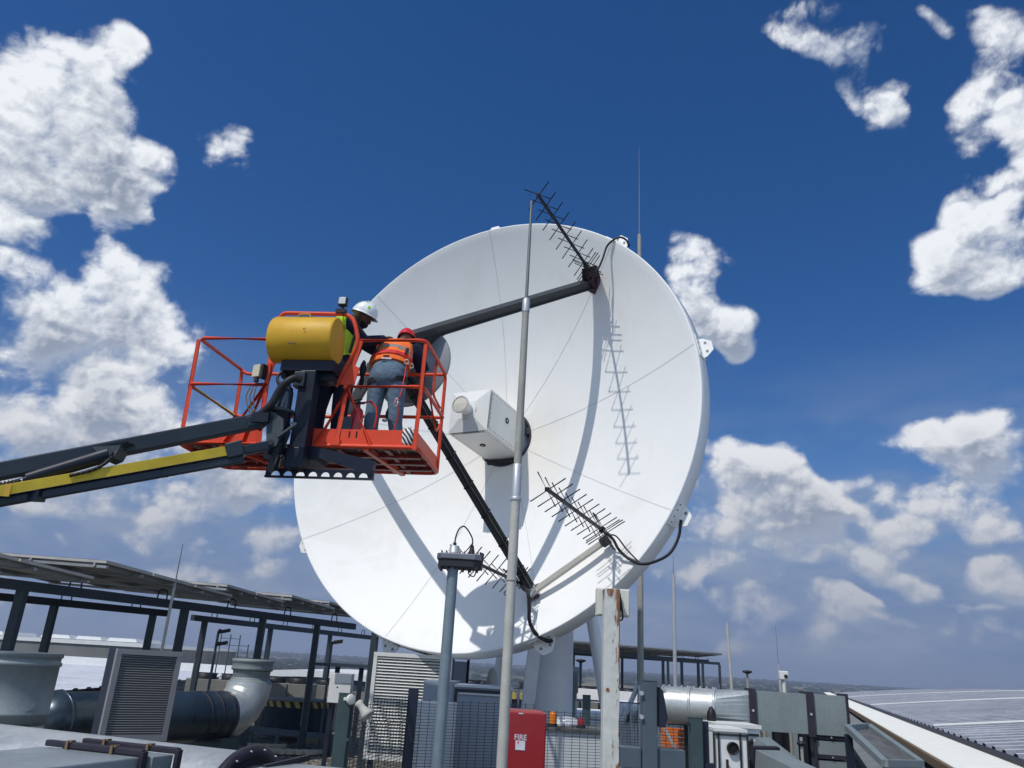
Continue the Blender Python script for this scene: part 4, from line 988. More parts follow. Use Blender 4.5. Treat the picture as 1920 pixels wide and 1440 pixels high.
    for t, (c, w, dp, tl) in enumerate(((waist-Z*.035-BY*.01, .225, .165, .35), (waist+Z*.03, .228, .165, .5), (waist.lerp(chest, .35), .222, .155, .6), (waist.lerp(chest, .7), .215, .145, .75), (chest, .215, .14, .9), (chest.lerp(neck, .45), .200, .115, 1.0), (chest.lerp(neck, .8), .13, .09, 1.0))):
        ax = (BY*tl+Z).normalized(); sec.append((c, BX, ax.cross(BX), w, dp))
    m = MB(); m.loft(sec, 28); o = m.build('vest', 'vest_orange', T); md = o.modifiers.new('s', 'SUBSURF'); md.levels = 1; md.render_levels = 1
    def on(sec_, t):      # vest surface point: section t float, angle a
        i = min(int(t), len(sec_)-2); f_ = t-i; c = sec_[i][0].lerp(sec_[i+1][0], f_); return c, sec_[i][3]*(1-f_)+sec_[i+1][3]*f_, sec_[i][4]*(1-f_)+sec_[i+1][4]*f_, Vector(sec_[i][2]).lerp(Vector(sec_[i+1][2]), f_).normalized()
    def ringp(t, a, k=1.02):
        c, w, dp, b = on(sec, t); return c+BX*math.cos(a)*w*k+b*math.sin(a)*dp*k
    sgn = 1 if (ringp(2, math.pi/2)-on(sec, 2)[0]).dot(-BY) > 0 else -1
    def band(t0, t1, a0, a1, name, mt, k=1.025, n=16, sl=0):
        m = MB(); vs = []
        for i in range(n+1):
            a = a0+(a1-a0)*i/n
            for tt in (t0, t1):
                for kk in (k-.03, k): vs.append(ringp(tt+sl*(i/n), sgn*a, kk))
        fs = []
        for i in range(n):
            q = i*4; fs += [(q+1, q+3, q+7, q+5), (q, q+4, q+6, q+2), (q, q+1, q+5, q+4), (q+2, q+6, q+7, q+3)]
        fs += [(0, 2, 3, 1), (n*4, n*4+1, n*4+3, n*4+2)]
        m.add(vs, fs, False); return m.build(name, mt, T)
    pi = math.pi
    band(2.3, 2.75, 0, 2*pi, 'reflective_band', 'reflect_grey', 1.02)
    band(2.05, 5.0, .28*pi, .37*pi, 'reflective_band', 'reflect_grey', 1.03, 4); band(3.0, 5.2, .66*pi, .74*pi, 'reflective_band', 'reflect_grey', 1.03, 4)
    band(.75, 1.45, 0, 2*pi, 'belt', 'strap_red', 1.045)
    band(.2, 5.4, .47*pi, .56*pi, 'back_strap', 'strap_black', 1.055, 4)
    band(1.2, 5.2, .70*pi, .75*pi, 'shoulder_strap', 'strap_black', 1.06, 3); band(1.2, 5.2, .20*pi, .25*pi, 'shoulder_strap', 'strap_black', 1.06, 3)
    c = pel-BY*.175
    m = MB(); m.bar(waist-BY*.185-Z*.03-BX*.02, waist-BY*.21-Z*.25+BX*.01, .008, .055, BX); m.build('tail_strap', 'strap_black', T)
    for q in (waist+BX*.235-BY*.02-Z*.02, waist-BX*.235+BY*.0, waist+BX*.2-BY*.09-Z*.0):
        m = MB(); n = 14; m.tube([q+BX*.026*math.cos(2*pi*i/n)+Z*.026*math.sin(2*pi*i/n)-BY*.01 for i in range(n+1)], .005, 6); m.build('harness_ring', 'alu', T)
    m = MB(); m.bar(waist+BX*.055-BY*.178+Z*.004, waist-BX*.055-BY*.182+Z*.008, .01, .016); m.build('belt_label', 'label_white', T)
    # hanging tools and lanyard
    m = MB(); m.ell(bl(1.60, .5, .98), .035, .03, .10, jit=.08); m.ell(bl(1.595, .52, .84), .025, .025, .08, jit=.1); m.build('tool_pouch', 'strap_black', T); m = MB(); m.ell(bl(1.88, .72, .56), .045, .05, .08, jit=.05); m.build('tool_pouch', 'strap_black', T)
    m = MB(); m.tube(smooth_curve([waist+BX*.2-BY*.1-Z*.05, bl(2.07, .45, .86), bl(2.09, .3, .62), bl(2.075, .2, .50)]), .006, 6); m.tube(smooth_curve([bl(2.08, .25, .58), bl(2.09, .3, .4), bl(2.06, .3, .22), bl(2.14, .2, .16), bl(2.28, .1, .18)]), .008, 6); m.build('lanyard', 'strap_red', T)
    m = MB(); n = 12; m.tube([bl(2.082+.014*math.cos(2*pi*i/n), .22, .52+.045*math.sin(2*pi*i/n)) for i in range(n+1)], .006, 6); m.ell(bl(1.90, .50, .42), .03, .02, .018); m.build('karabiner', 'alu', T)
person_vest()
def person_lime():
    f = bl(1.36, .50, 0)
    T = thing('person', 'worker in white helmet and lime vest reaching out from behind the yellow cover', 'person', f)
    pel = bl(1.34, .42, .92); waist = bl(1.32, .45, 1.10); chest = bl(1.36, .46, 1.38); neck = bl(1.43, .46, 1.51)
    hd = bl(1.535, .46, 1.575)
    sh1, sh2 = bl(1.40, .32, 1.44), bl(1.38, .62, 1.44)
    w1 = bp(1345, 368, .80); e1 = bl(1.60, .50, 1.30)
    w2 = bp(1330, 390, .95); e2 = bl(1.58, .72, 1.30)
    J = [(pel, .12), (waist, .12), (chest, .13), (neck, .058), (hd, .08), (sh1, .055), (e1, .042), (w1, .027), (sh2, .055), (e2, .042), (w2, .027),
         (bl(1.27, .40, .88), .085), (bl(1.24, .34, .48), .06), (bl(1.22, .38, .08), .045), (bl(1.44, .44, .88), .085), (bl(1.46, .36, .48), .06), (bl(1.46, .42, .08), .045), (bl(1.30, .46, .04), .035), (bl(1.56, .48, .04), .035)]
    E = [(0, 1), (1, 2), (2, 3), (3, 4), (2, 5), (5, 6), (6, 7), (2, 8), (8, 9), (9, 10), (0, 11), (11, 12), (12, 13), (0, 14), (14, 15), (15, 16), (13, 17), (16, 18)]
    for wi, (wr, el) in ((7, (w1, e1)), (10, (w2, e2))):
        hj, he = hand(None, wr, (wr-el)+Z*.02, -Z, curl=.55); k0 = len(J); J += hj[1:]; mp = lambda i: wi if i == 0 else k0+i-1
        E += [(mp(a), mp(b)) for a, b in he]
    bake_mods(skin_body('body', J, E, 'skin_dark', T, 0, 2))
    up = (Z*.84+BX*.45).normalized(); fw = (BX*.75-Z*.5+BY*.12)
    m = MB(); head_mesh(m, hd, up, fw, 1.0); hm = m.build('head', 'skin_dark', T)
    o, rt, fwd, u_ = helmet(T, hd+up*.045, up, fw, 'helmet_white', 1.08)
    c = hd+up*.045
    for (a, el_, w) in ((2.55, .62, .020), (1.25, .42, .018), (1.9, .95, .014)):
        def hp(a, e, k=1.0): return c+rt*(math.cos(e)*math.sin(a)*.114*k)+fwd*(math.cos(e)*math.cos(a)*.140*k)+u_*(math.sin(e)*.131*k)
        m = MB(); a_ = a; pc = hp(a_, el_, 1.0); nn = (pc-c).normalized(); t1 = nn.cross(u_).normalized(); t2 = nn.cross(t1)
        m.prism([pc+t1*w*math.cos(q)+t2*w*math.sin(q) for q in [i*math.pi/3 for i in range(6)]], nn*.006); m.build('sticker', 'lime_green', o)
    # neck cloth and chin strap
    m = MB(); m.loft([(neck-Z*.03, BX, BY, .085, .09), (neck+Z*.03+BX*.01, (BX-Z*.5), BY, .07, .078), (hd-fwd*.045-u_*.05, fwd, rt, .052, .072), (hd-fwd*.05+u_*.02, fwd, rt, .060, .080)], 18); m.build('neck_cloth', 'khaki_cloth', T)
    m = MB(); m.tube(smooth_curve([hd+rt*.082+u_*.04, hd+rt*.075-u_*.05+fwd*.01, hd-u_*.115+fwd*.04, hd-rt*.075-u_*.05+fwd*.01, hd-rt*.082+u_*.04]), .006, 6); m.build('chin_strap', 'strap_black', T)
    m = MB(); m.loft([(hd-u_*.055+fwd*.052, fwd, rt, .058, .060), (hd-u_*.085+fwd*.050, fwd, rt, .058, .054), (hd-u_*.118+fwd*.045, fwd, rt, .036, .036)], 16); m.build('face_cloth', 'black_cloth', T)
    # vest, trousers, sleeves
    S_ = [(waist-Z*.06, .17, .145), (waist+Z*.05, .165, .15), (waist.lerp(chest, .5), .165, .17), (chest, .165, .19), (chest.lerp(neck, .5)+Z*.01, .14, .175), (neck-Z*.045, .085, .10)]
    m = MB(); m.loft([(c, BX, BY, a*.95, b) for c, a, b in S_], 24); v = m.build('vest', 'vest_lime', T); md = v.modifiers.new('s', 'SUBSURF'); md.levels = 1; md.render_levels = 1
    m = MB()
    for y in (-.11, .11):
        m.tube(smooth_curve([waist+BY*y*1.2-BX*.16, chest+BY*y*1.3-BX*.16, neck+BY*y-BX*.05-Z*.0, chest+BY*y*1.3+BX*.17+Z*.03, waist+BY*y+BX*.17]), .018, 6)
    m.tube(smooth_curve([chest-BY*.195+BX*.03+Z*.02, waist.lerp(chest, .5)-BY*.178+BX*.07, waist-BY*.16+BX*.09]), .02, 6)
    m.build('harness_strap', 'strap_black', T)
    m = MB(); m.loft([(sh1-BX*.09+BY*.02, BY, Z, .07, .07), (sh1-BX*.03-BY*.02+Z*.01, BY, Z, .098, .098), (sh1+BX*.035-BY*.02-Z*.0, BY, Z, .094, .092)], 18)
    m.build('shoulder_piece', 'vest_lime', T)
    m = MB()
    for s0, e_, w_ in ((sh1, e1, w1), (sh2, e2, w2)):
        d = (e_-s0).normalized(); a = d.cross(BY).normalized(); b = d.cross(a); d2 = (w_-e_).normalized(); a2 = d2.cross(BY).normalized(); b2_ = d2.cross(a2)
        m.loft([(s0-d*.05, a, b, .06, .06), (s0+d*.02, a, b, .085, .085), (s0.lerp(e_, .6), a, b, .070, .068), (e_, (a+a2), (b+b2_), .060, .06), (e_.lerp(w_, .5), a2, b2_, .052, .052), (w_-d2*.02, a2, b2_, .042, .042)], 16)
    m.build('sleeve', 'navy_cloth', T)
    m = MB()
    for hx, kx, fx in ((bl(1.27, .40, .88), bl(1.24, .34, .48), bl(1.22, .38, .06)), (bl(1.44, .44, .88), bl(1.46, .36, .48), bl(1.46, .42, .06))):
        m.loft([(hx+Z*.1, BX, BY, .115, .12), (hx-Z*.05, BX, BY, .11, .12), (hx.lerp(kx, .6), BX, BY, .092, .1), (kx, BX, BY, .082, .088), (kx.lerp(fx, .5), BX, BY, .078, .08), (fx, BX, BY, .075, .085)], 18)
    m.loft([(pel-Z*.12, BX, BY, .16, .11), (pel, BX, BY, .19, .15), (waist, BX, BY, .165, .13)], 20); m.build('trousers', 'navy_cloth', T)
    for fx in (bl(1.22, .38, .03), bl(1.46, .42, .03)):
        m = MB(); m.loft([(fx-Z*.0, BX, BY, .05, .07), (fx+Z*.08, BX, BY, .05, .055)], 12); m.loft([(fx-BY*.06, BX, Z, .04, .035), (fx+BY*.08, BX, Z, .048, .04), (fx+BY*.18, BX, Z, .03, .02)], 12); m.build('boot', 'black_cloth', T)
person_lime()
# ================================================================== MASTS AND POSTS NEAR THE CAMERA
def near_masts():
    c = Vector((.068, 5.0, 0)); T = thing('antenna_mast', 'tall stepped grey mast with thin rod tip crossing in front of the dish centre', 'mast', c)
    z1 = at(960, 930, 5).z; z2 = at(988, 578, 5).z; z3 = at(998, 377, 5).z
    m = MB(); m.cyl(c, c+Z*z1, .0335, 24, r2=.0300); m.build('lower_tube', 'pole_cream', T)
    m = MB(); m.cyl(c+Z*z1, c+Z*z2, .0262, 24, r2=.0240); m.build('upper_tube', 'pole_grey', T)
    m = MB(); m.cyl(c+Z*z2, c+Z*z3, .0125, 12, r2=.0095); m.build('rod', 'rod_grey', T)
    m = MB(); m.lathe(c, Z, [(.027, z2-.03), (.0275, z2+.055), (.02, z2+.075), (.012, z2+.08)], 24); m.build('collar', 'alu', T)
    zc = at(962, 905, 5).z; m = MB(); m.lathe(c, Z, [(.0305, z1-.02), (.0305, zc+.12), (.0262, zc+.125)], 24)
    m.lathe(c, Z, [(.034, z1-.03), (.036, z1-.025), (.036, z1-.01), (.031, z1-.005)], 24); m.build('sleeve', 'alu', T)
    zz_ = at(950, 1080, 5).z; m = MB(); m.lathe(c, Z, [(.0335, zz_-.03), (.0345, zz_-.028), (.0345, zz_-.02), (.032, zz_-.018)], 24); m.build('weld', 'pole_grey', T)
    m = MB(); m.cyl(c, c+Z*.02, .12, 24); m.build('base_plate', 'pole_grey', T)
    # flat lamp on a blue-grey pole
    c = Vector((-.232, 3.8, 0)); zt = at(849, 1037, 3.8).z
    T = thing('area_light', 'blue-grey pole with a flat dark lamp and looped cable on top', 'pole light', c)
    m = MB(); m.cyl(c, c+Z*zt, .0285, 24, r2=.0255); m.cyl(c, c+Z*.02, .1, 20); m.build('pole', 'pole_blue', T)
    m = MB(); m.lathe(c, Z, [(.0, zt+.035), (.021, zt+.035), (.024, zt+.03), (.024, zt-.004), (.034, zt-.006), (.034, zt-.02), (.026, zt-.024)], 12); m.build('pole_cap', 'alu', T)
    hc = c+Vector((.028, .03, zt-.02))
    m = MB(); w = .108
    pts = [hc+Vector((x*w, y*.10, 0)) for x, y in ((-1, -.5), (-.8, -.85), (.7, -.85), (1, -.6), (1, .6), (.7, .85), (-.8, .85), (-1, .5))]
    m.prism(pts, Z*.028); lb = m.build('lamp_body', 'light_body', T, bevel=.004)
    m = MB(); m.prism([hc+(q-hc)*.93-Z*.032 for q in pts], Z*.03)
    for i in range(6): m.bar(hc+Vector((-.09+i*.035, -.07, -.05)), hc+Vector((-.09+i*.035, .07, -.05)), .012, .014)
    m.prism([hc+Vector((.095, -.05, .03)), hc+Vector((.118, -.05, .022)), hc+Vector((.112, -.05, -.06)), hc+Vector((.098, -.05, -.055))], Vector((0, .012, 0)))
    m.build('lamp_underside', 'light_dark', lb)
    m = MB()
    for i in range(9): m.bar(hc+Vector((-.09+i*.022, -.02, .024)), hc+Vector((-.09+i*.022, .07, .024)), .004, .02)
    m.cyl(hc+Vector((.055, 0, .01)), hc+Vector((.055, 0, .055)), .020, 12, r2=.010)
    m.build('heat_sink', 'light_dark', lb)
    m = MB(); a = c+Z*(zt+.03); b = hc+Vector((.055, 0, .05)); m.tube(smooth_curve([a, a+Z*.05+Vector((.002, 0, 0)), a+Vector((.018, 0, .092)), a+Vector((.045, 0, .098)), b+Vector((-.002, 0, .05)), b], 8), .0036, 8)
    m.cyl(a, a+Z*.02, .008, 10); m.cyl(b-Z*.01, b+Z*.015, .009, 10)
    m.build('cable', 'cable_black', T); m = MB()
    m.tube(smooth_curve([hc+Vector((.045, -.03, -.04)), hc+Vector((.05, -.04, -.075)), hc+Vector((.075, -.04, -.085)), hc+Vector((.085, -.02, -.05))]), .003, 6); m.build('cable', 'cable_black', T)
    # rusty post
    c = Vector((.535, 3.8, 0)); zt = at(1148, 1104, 3.8).z
    T = thing('steel_post', 'rust-streaked white steel post with a cream box behind its top', 'post', c)
    m = MB(); hw = .037
    m.box((c.x-hw, c.y-.006, 0), (c.x+hw, c.y, zt)); m.box((c.x+hw-.008, c.y+.0, 0), (c.x+hw, c.y+.075, zt)); m.box((c.x-hw, c.y+.0, 0), (c.x-hw+.008, c.y+.075, zt))
    m.box((c.x-.12, c.y-.1, 0), (c.x+.12, c.y+.14, .015))
    m.build('channel', 'rusty', T, bevel=.003)
    m = MB(); zq = at(1142, 1350-55, 3.8).z
    for zq in (at(1140, 1293, 3.8).z,): m.cyl(c+Vector((-.018, -.003, zq)), c+Vector((-.018, -.009, zq)), .008, 10)
    m.build('rivet', 'rust', T)
    zc = at(1150, 1129, 3.9).z
    m = MB(); m.box((c.x-.062, c.y+.085, zc-.066), (c.x+.098, c.y+.15, zc+.063)); m.mat(1); m.box((c.x-.058, c.y+.079, zc-.062), (c.x+.094, c.y+.085, zc+.059)); bx = m.build('junction_box', ['cream_plastic', 'cream_plastic'], T, bevel=.008)
    m = MB(); m.tube(smooth_curve([c+Vector((.045, .06, zc+.04)), c+Vector((.055, .06, zc-.02)), c+Vector((.060, .06, zc-.075)), c+Vector((.045, .07, zc-.085)), c+Vector((.035, .08, zc-.07))]), .004, 6)
    m.prism([c+Vector((.040, .065, zc+.04)), c+Vector((.050, .065, zc+.035)), c+Vector((.062, .065, zc-.04)), c+Vector((.042, .065, zc-.045))], Vector((0, .01, 0))); m.build('cable', 'light_dark', T)
    # mast behind the dish with tripod
    q = at(1201, 1200, 13); c = Vector((q.x, 13, 0)); T = thing('antenna_mast', 'tall thin mast behind the dish, on braced tripod legs, whip above the rim', 'mast', c)
    z1 = at(1195, 440, 13).z; z2 = at(1195, 276, 13).z; zt = at(1200, 1290, 13).z
    m = MB(); m.cyl(c, c+Z*z1, .055, 16, r2=.035); m.build('tube', 'pole_grey', T)
    m = MB(); m.cyl(c+Z*z1, c+Z*z2, .012, 8, r2=.003); m.build('whip', 'rod_grey', T)
    for a in (200, 320, 80, 260):
        d = Vector((math.cos(R_(a)), math.sin(R_(a)), 0)); m = MB(); m.bar(c+Z*(zt+.03)+d*.05, c+d*.85, .07, .05); m.build('leg', 'galv_bright', T)
    m = MB(); m.lathe(c, Z, [(.06, zt-.05), (.09, zt-.04), (.09, zt+.02), (.06, zt+.04)], 12); m.build('collar', 'alu', T)
near_masts()
# green-grey square posts at the fence
def square_posts():
    def post(px, pyt, Y, w, label, mt, extra=None, yaw=0):
        q = at(px, pyt, Y); c = Vector((q.x, q.y, 0)); T = thing('steel_post', label, 'post', c)
        m = MB(); m.box((c.x-w/2, c.y-w/2, 0), (c.x+w/2, c.y+w/2, q.z)); m.build('tube', mt, T, bevel=.006)
        m = MB(); m.box((c.x-w/2-.002, c.y-w/2-.002, q.z), (c.x+w/2+.002, c.y+w/2+.002, q.z+.006)); m.build('cap', mt, T)
        if extra: extra(T, c, q.z)
        return T
    def ex1(T, c, zt):
        m = MB(); m.prism([c+Vector((.055, -.02, zt-.03)), c+Vector((.075, -.02, zt-.05)), c+Vector((.10, -.02, zt-.20)), c+Vector((.085, -.02, zt-.25)), c+Vector((.05, -.02, zt-.25))], Vector((0, .10, 0))); m.build('hinge_bracket', 'navy_steel', T)
        m = MB()
        for dx, dz in ((-.052, -.07), (-.052, -.20), (.085, -.05), (.085, -.23)):
            m.cyl(c+Vector((dx, -.04, zt+dz)), c+Vector((dx, -.06, zt+dz)), .013, 8)
        m.build('bolt', 'alu', T)
        zb = at(1240, 1425, 4.9).z
        m = MB(); m.box((c.x-.17, c.y-.02, zb-.06), (c.x-.048, c.y+.12, zb+.05)); m.build('cross_box', 'steel_blue', T, bevel=.004)
        m = MB(); m.box((c.x+.048, c.y-.02, zb-.06), (c.x+.21, c.y+.12, zb+.05)); m.build('cross_box', 'steel_blue', T, bevel=.004)
    post(1216, 1277, 5.0, .088, 'thick slate-blue square post with bolted hinge bracket, right of the rusty post', 'steel_blue', ex1)
    def ex2(T, c, zt):
        m = MB(); m.box((c.x+.05, c.y-.02, zt-.30), (c.x+.12, c.y+.03, zt-.27)); m.box((c.x+.046, c.y, zt-.5), (c.x+.09, c.y+.05, zt-.02)); m.cyl(c+Vector((-.05, -.03, zt-.04)), c+Vector((-.06, -.05, zt-.04)), .012, 8); m.build('hinge', 'navy_steel', T)
    post(1303, 1346, 5.6, .082, 'shorter green-grey square post before the porthole cabinet', 'green_grey', ex2)
    def ex3(T, c, zt):
        m = MB(); m.box((c.x+.046, c.y-.02, .2), (c.x+.060, c.y+.02, zt-.03)); 
        for k in range(5): m.cyl(c+Vector((.05, -.03, zt-.07-k*.22)), c+Vector((.05, -.05, zt-.07-k*.22)), .012, 8)
        m.build('fixing_strip', 'green_grey', T)
    post(650, 1301, 5.9, .092, 'green-grey square fence post with white siren beside its top', 'green_grey', ex3)
    post(776, 1292, 7.4, .085, 'dark navy post between the bright louvre and the grey cabinet', 'navy_steel')
    post(1100, 1304, 9.6, .085, 'dark green post standing right of the dish pedestal', 'green_grey')
    # white siren by the left fence post
    q = at(668, 1312, 5.8); T = thing('siren', 'small white horn siren fixed beside the left fence post', 'siren', q)
    d = Vector((.62, -.2, -.62)).normalized()
    m = MB(); m.lathe(q+d*.02, d, [(0, 0), (.022, 0), (.030, .012), (.024, .03), (.026, .06), (.042, .10), (.050, .125), (.046, .126), (.03, .10)], 24); m.build('horn', 'clamp_horn', T)
    e = Vector((.75, -.65, .1)).normalized(); m = MB(); m.lathe(q-e*.02-Vector((.035, 0, -.0)), e, [(0, 0), (.030, 0), (.034, .008), (.034, .022), (.030, .026), (0, .026)], 24); m.bar(q-Vector((.03, 0, 0)), q+Vector((-.09, .06, 0)), .02, .02); m.build('bracket', 'cream_plastic', T)
square_posts()
# ================================================================== MESH FENCE
def fence():
    P = [at(655, 1302, 6.0), at(776, 1300, 7.5), at(1000, 1318, 7.9), at(1290, 1330, 8.1)]
    base = Vector((P[1].x, P[1].y, 0)); T = thing('mesh_fence', 'dark close-mesh security fence running low across the middle of the roof', 'fence', base)
    for a, b, zt in ((P[0], P[1], 1.40), (P[1], P[2], 1.38), (P[2], P[3], 1.33)):
        A = Vector((a.x, a.y, 0)); B = Vector((b.x, b.y, 0)); d = B-A; L = d.length; d.normalize(); nrm = Vector((d.y, -d.x, 0))
        m = MB(); nv = int(L/.0762); r = .0019
        prof = [(.02, 0), (.30, 0), (.33, .022), (.36, 0), (.78, 0), (.81, .022), (.84, 0), (zt-.20, 0), (zt-.17, .022), (zt-.14, 0), (zt+.012, 0)]
        for i in range(nv+1):
            p = A+d*(i*L/nv)
            for (z0, o0), (z1, o1) in zip(prof, prof[1:]): m.bar(p+Z*z0+nrm*o0, p+Z*z1+nrm*o1, r*2, r*2, nrm)
        z = .03
        while z < zt:
            off = 0
            for zc in (.33, .81, zt-.17): off = max(off, .022*max(0, 1-abs(z-zc)/.03))
            m.bar(A+Z*z+nrm*(off+.003), B+Z*z+nrm*(off+.003), r*1.9, r*1.9); z += .0254
        m.build('mesh_panel', 'fence_green', T, recalc=False)
    for p in (P[2], P[3]):
        m = MB(); m.box((p.x-.03, p.y+.01, 0), (p.x+.03, p.y+.07, 1.30)); m.build('post', 'fence_green', T)
fence()
# ================================================================== PLANT AND MACHINES
def proj_x(P):
    c = P-O; r = tw(1, 0, 0).dot(c); f = tw(0, 0, 1).dot(c); return 960+FPX*r/f
def louvre_box(label, TL, TR, BL_px, ang, w, h, dpt, mt_s, mt_f, mt_side, nsl=34, Y=None, group=None, tl=None, fit=None):
    d = Vector((math.cos(ang), math.sin(ang), 0)); n_ = Vector((d.y, -d.x, 0))
    if fit:
        w = min(np.linspace(.3, 2.5, 500), key=lambda q: abs(proj_x(tl+d*q)-fit[0])); h = tl.z-(at(196, fit[1], tl.y)).z
    zt = tl.z; p = Vector((tl.x, tl.y, 0)); z0 = zt-h
    T = thing('louvre_unit', label, 'louvre panel', Vector((p.x, p.y, 0))+d*w/2, group)
    m = MB(); f = .045
    for a, b, u0, u1 in ((0, w, z0, z0+f), (0, w, zt-f, zt)): m.obox(p+d*(a+b)/2+Z*(u0+u1)/2-n_*.02, d, n_, Z, (b-a)/2, .03, (u1-u0)/2)
    for a, b in ((0, f), (w-f, w)): m.obox(p+d*(a+b)/2+Z*(z0+zt)/2-n_*.02, d, n_, Z, (b-a)/2, .028, h/2-f)
    m.build('frame', mt_f, T)
    m = MB(); 
    for i in range(nsl):
        z = z0+f+(h-2*f)*(i+.5)/nsl; s = (h-2*f)/nsl
        m.prism([p+d*f+Z*(z+s*.34)-n_*.030, p+d*(w-f)+Z*(z+s*.34)-n_*.030, p+d*(w-f)+Z*(z-s*.20)+n_*.0, p+d*f+Z*(z-s*.20)+n_*.0], n_*.0+Z*.004-n_*.002)
    m.build('louvre_blades', mt_s, T)
    m = MB(); m.obox(p+d*w/2+Z*(z0+h/2)-n_*(.05+dpt/2), d, n_, Z, w/2-.002, dpt/2, h/2-.002); m.mat(1); m.obox(p+d*w/2+Z*(z0+h/2)-n_*.046, d, n_, Z, w/2-.03, .003, h/2-.03); m.build('casing', [mt_side, 'hole_black'], T)
    for x in (.08, w-.08):
        m = MB(); m.obox(p+d*x+Z*z0/2-n_*.05, d, n_, Z, .03, .03, z0/2); m.build('leg', 'navy_steel', T)
    if z0 > .5:
        m = MB(); m.obox(p+d*w/2+Z*(z0-.12)-n_*.05, d, n_, Z, w/2-.05, .025, .02); m.obox(p+d*w/2+Z*(z0-.45)-n_*.05, d, n_, Z, w/2-.05, .025, .02); m.build('brace', 'navy_steel', T)
    return T
louvre_box('grey louvred air unit with dark sides, left foreground', None, None, None, R_(40), .98, 1.17, .22, 'louvre_grey', 'louvre_grey', 'navy_steel', 34, tl=at(221, 1216, 7.4), fit=(343, 1392))
louvre_box('bright white louvred air unit tucked under the dish lower rim', None, None, None, R_(-4), .965, 1.19, .22, 'louvre_white', 'louvre_white', 'navy_steel', 32, tl=at(702, 1222, 10.05))
def ducts():
    # vertical stack far left with rolled bands
    q = at(38, 1222, 6.2); c = Vector((q.x, q.y, 0)); zt = q.z; r = .285
    T = thing('ventilation_duct', 'fat vertical galvanized duct stack at the left edge, elbow below', 'duct', c)
    zb = at(20, 1345, 6.2).z; b1_ = zt-.09; b2_ = zt-.42
    prof = [(r+.01, zt), (r+.012, zt-.03), (r, zt-.035), (r, b1_+.03), (r+.012, b1_+.02), (r+.012, b1_), (r, b1_-.005), (r, b2_+.02), (r+.012, b2_+.012), (r+.012, b2_-.008), (r, b2_-.015), (r, b2_-.06), (r-.03, b2_-.06), (r-.03, zb-.05)]
    m = MB(); m.lathe(c, Z, prof, 48); m.lathe(c, Z, [(r, zt-.005), (r-.03, zt-.02), (r-.03, zt-.3)], 48); m.build('stack', 'galv_dull', T)
    m = MB(); m.lathe(c, Z, [(r-.026, zb+.03), (r-.016, zb+.035), (r-.016, zb+.045), (r-.03, zb+.05)], 48); m.build('joint_ring', 'flange_dark', T)
    # gored elbow turning towards the right foreground
    R0 = .46; cc = c+Vector((0, 0, zb-.05)); dirh = Vector((.62, -.78, 0)).normalized(); secs = []
    m = MB(); n = 5; m.mat(0)
    for i in range(n+1):
        t = math.pi/2*i/n; pos = cc+dirh*(R0*(1-math.cos(t)))-Z*(R0*math.sin(t)); ax = (-Z*math.cos(t)+dirh*math.sin(t)); s_ = ax.cross(dirh.cross(Z)).normalized()
        secs.append((pos, dirh.cross(Z), s_, .275, .275))
    vs = [];
    for a, b in zip(secs, secs[1:]): m.loft([a, b], 40, False)
    m.mat(1)
    for s_ in secs[1:-1]: m.loft([(s_[0]-Z*.006, s_[1], s_[2], .281, .281), (s_[0]+Z*.002, s_[1], s_[2], .281, .281)], 40, False)
    m.build('elbow', ['galv_bright', 'flange_dark'], T)
    # horizontal round duct across the foreground with an open flange at its end
    A, B = at(60, 1371, 4.8), at(474, 1404, 4.25); A.z = B.z = (A.z+B.z)/2-.285; d = (B-A).normalized(); A -= d*.5
    T = thing('ventilation_duct', 'horizontal round pale duct along the bottom left with dark end flange', 'duct', Vector(((A.x+B.x)/2, (A.y+B.y)/2, 0)))
    m = MB(); m.cyl(A, B, .285, 48); m.build('tube', 'galv_bright', T)
    m = MB(); m.lathe(B-d*.02, d, [(.286, 0), (.315, 0), (.315, .035), (.262, .04), (.25, .02), (.235, .03), (.225, .08), (.235, .10), (.222, .13), (.232, .16), (.20, .20), (.0, .24)], 48)
    m.mat(1)
    for i in range(18):
        t = i*math.pi/9; fr = frame(d); v = fr[1]*math.cos(t)+fr[2]*math.sin(t); m.cyl(B+v*.30+d*.03, B+v*.30+d*.040, .0045, 8)
    m.build('end_flange', ['flange_dark', 'alu'], T)
    for x in (.4, 1.7): m = MB(); m.bar(A+d*x-Z*.28, A+d*x-Z*A.z, .08, .5, d); m.build('support', 'navy_steel', T)
    # rectangular duct with two bolted flanges
    zt = 1.29; F1L, F1R, F2L = atz(89, 1394, zt), atz(270, 1414, zt), atz(158, 1391, zt); s = (F1R-F1L).normalized(); d = Vector((-s.y, s.x, 0)); w = (F1R-F1L).length/2; hh = .17
    c = (F1L+F1R)/2; c.z = 0
    T = thing('ventilation_duct', 'rectangular duct with two dark clamped flanges in the bottom left corner', 'duct', c)
    sh = (F2L-F1L); sh.z = 0
    m = MB(); m.obox(c-d*.42+Z*(zt-hh-.012), d, s, Z, .42, w-.012, hh); m.build('tube', 'galv', T, bevel=.006)
    m = MB(); m.obox(c+sh-d*.07+Z*(zt-hh-.010), d, s, Z, .06, w-.016, hh); m.build('collar', 'galv_dull', T, bevel=.004)
    m = MB(); pts = [c-s*(w-.015)+Z*(zt-.014)] + [c-s*(w-.015+.55*math.sin(t))+Z*(zt-.014-.55*(1-math.cos(t))) for t in np.linspace(.1, 1.57, 12)]+[c-s*(w-.015)+Z*(zt-.56)]
    m.prism([q_-d*.42 for q_ in pts], d*.84); m.build('bend', 'galv', T)
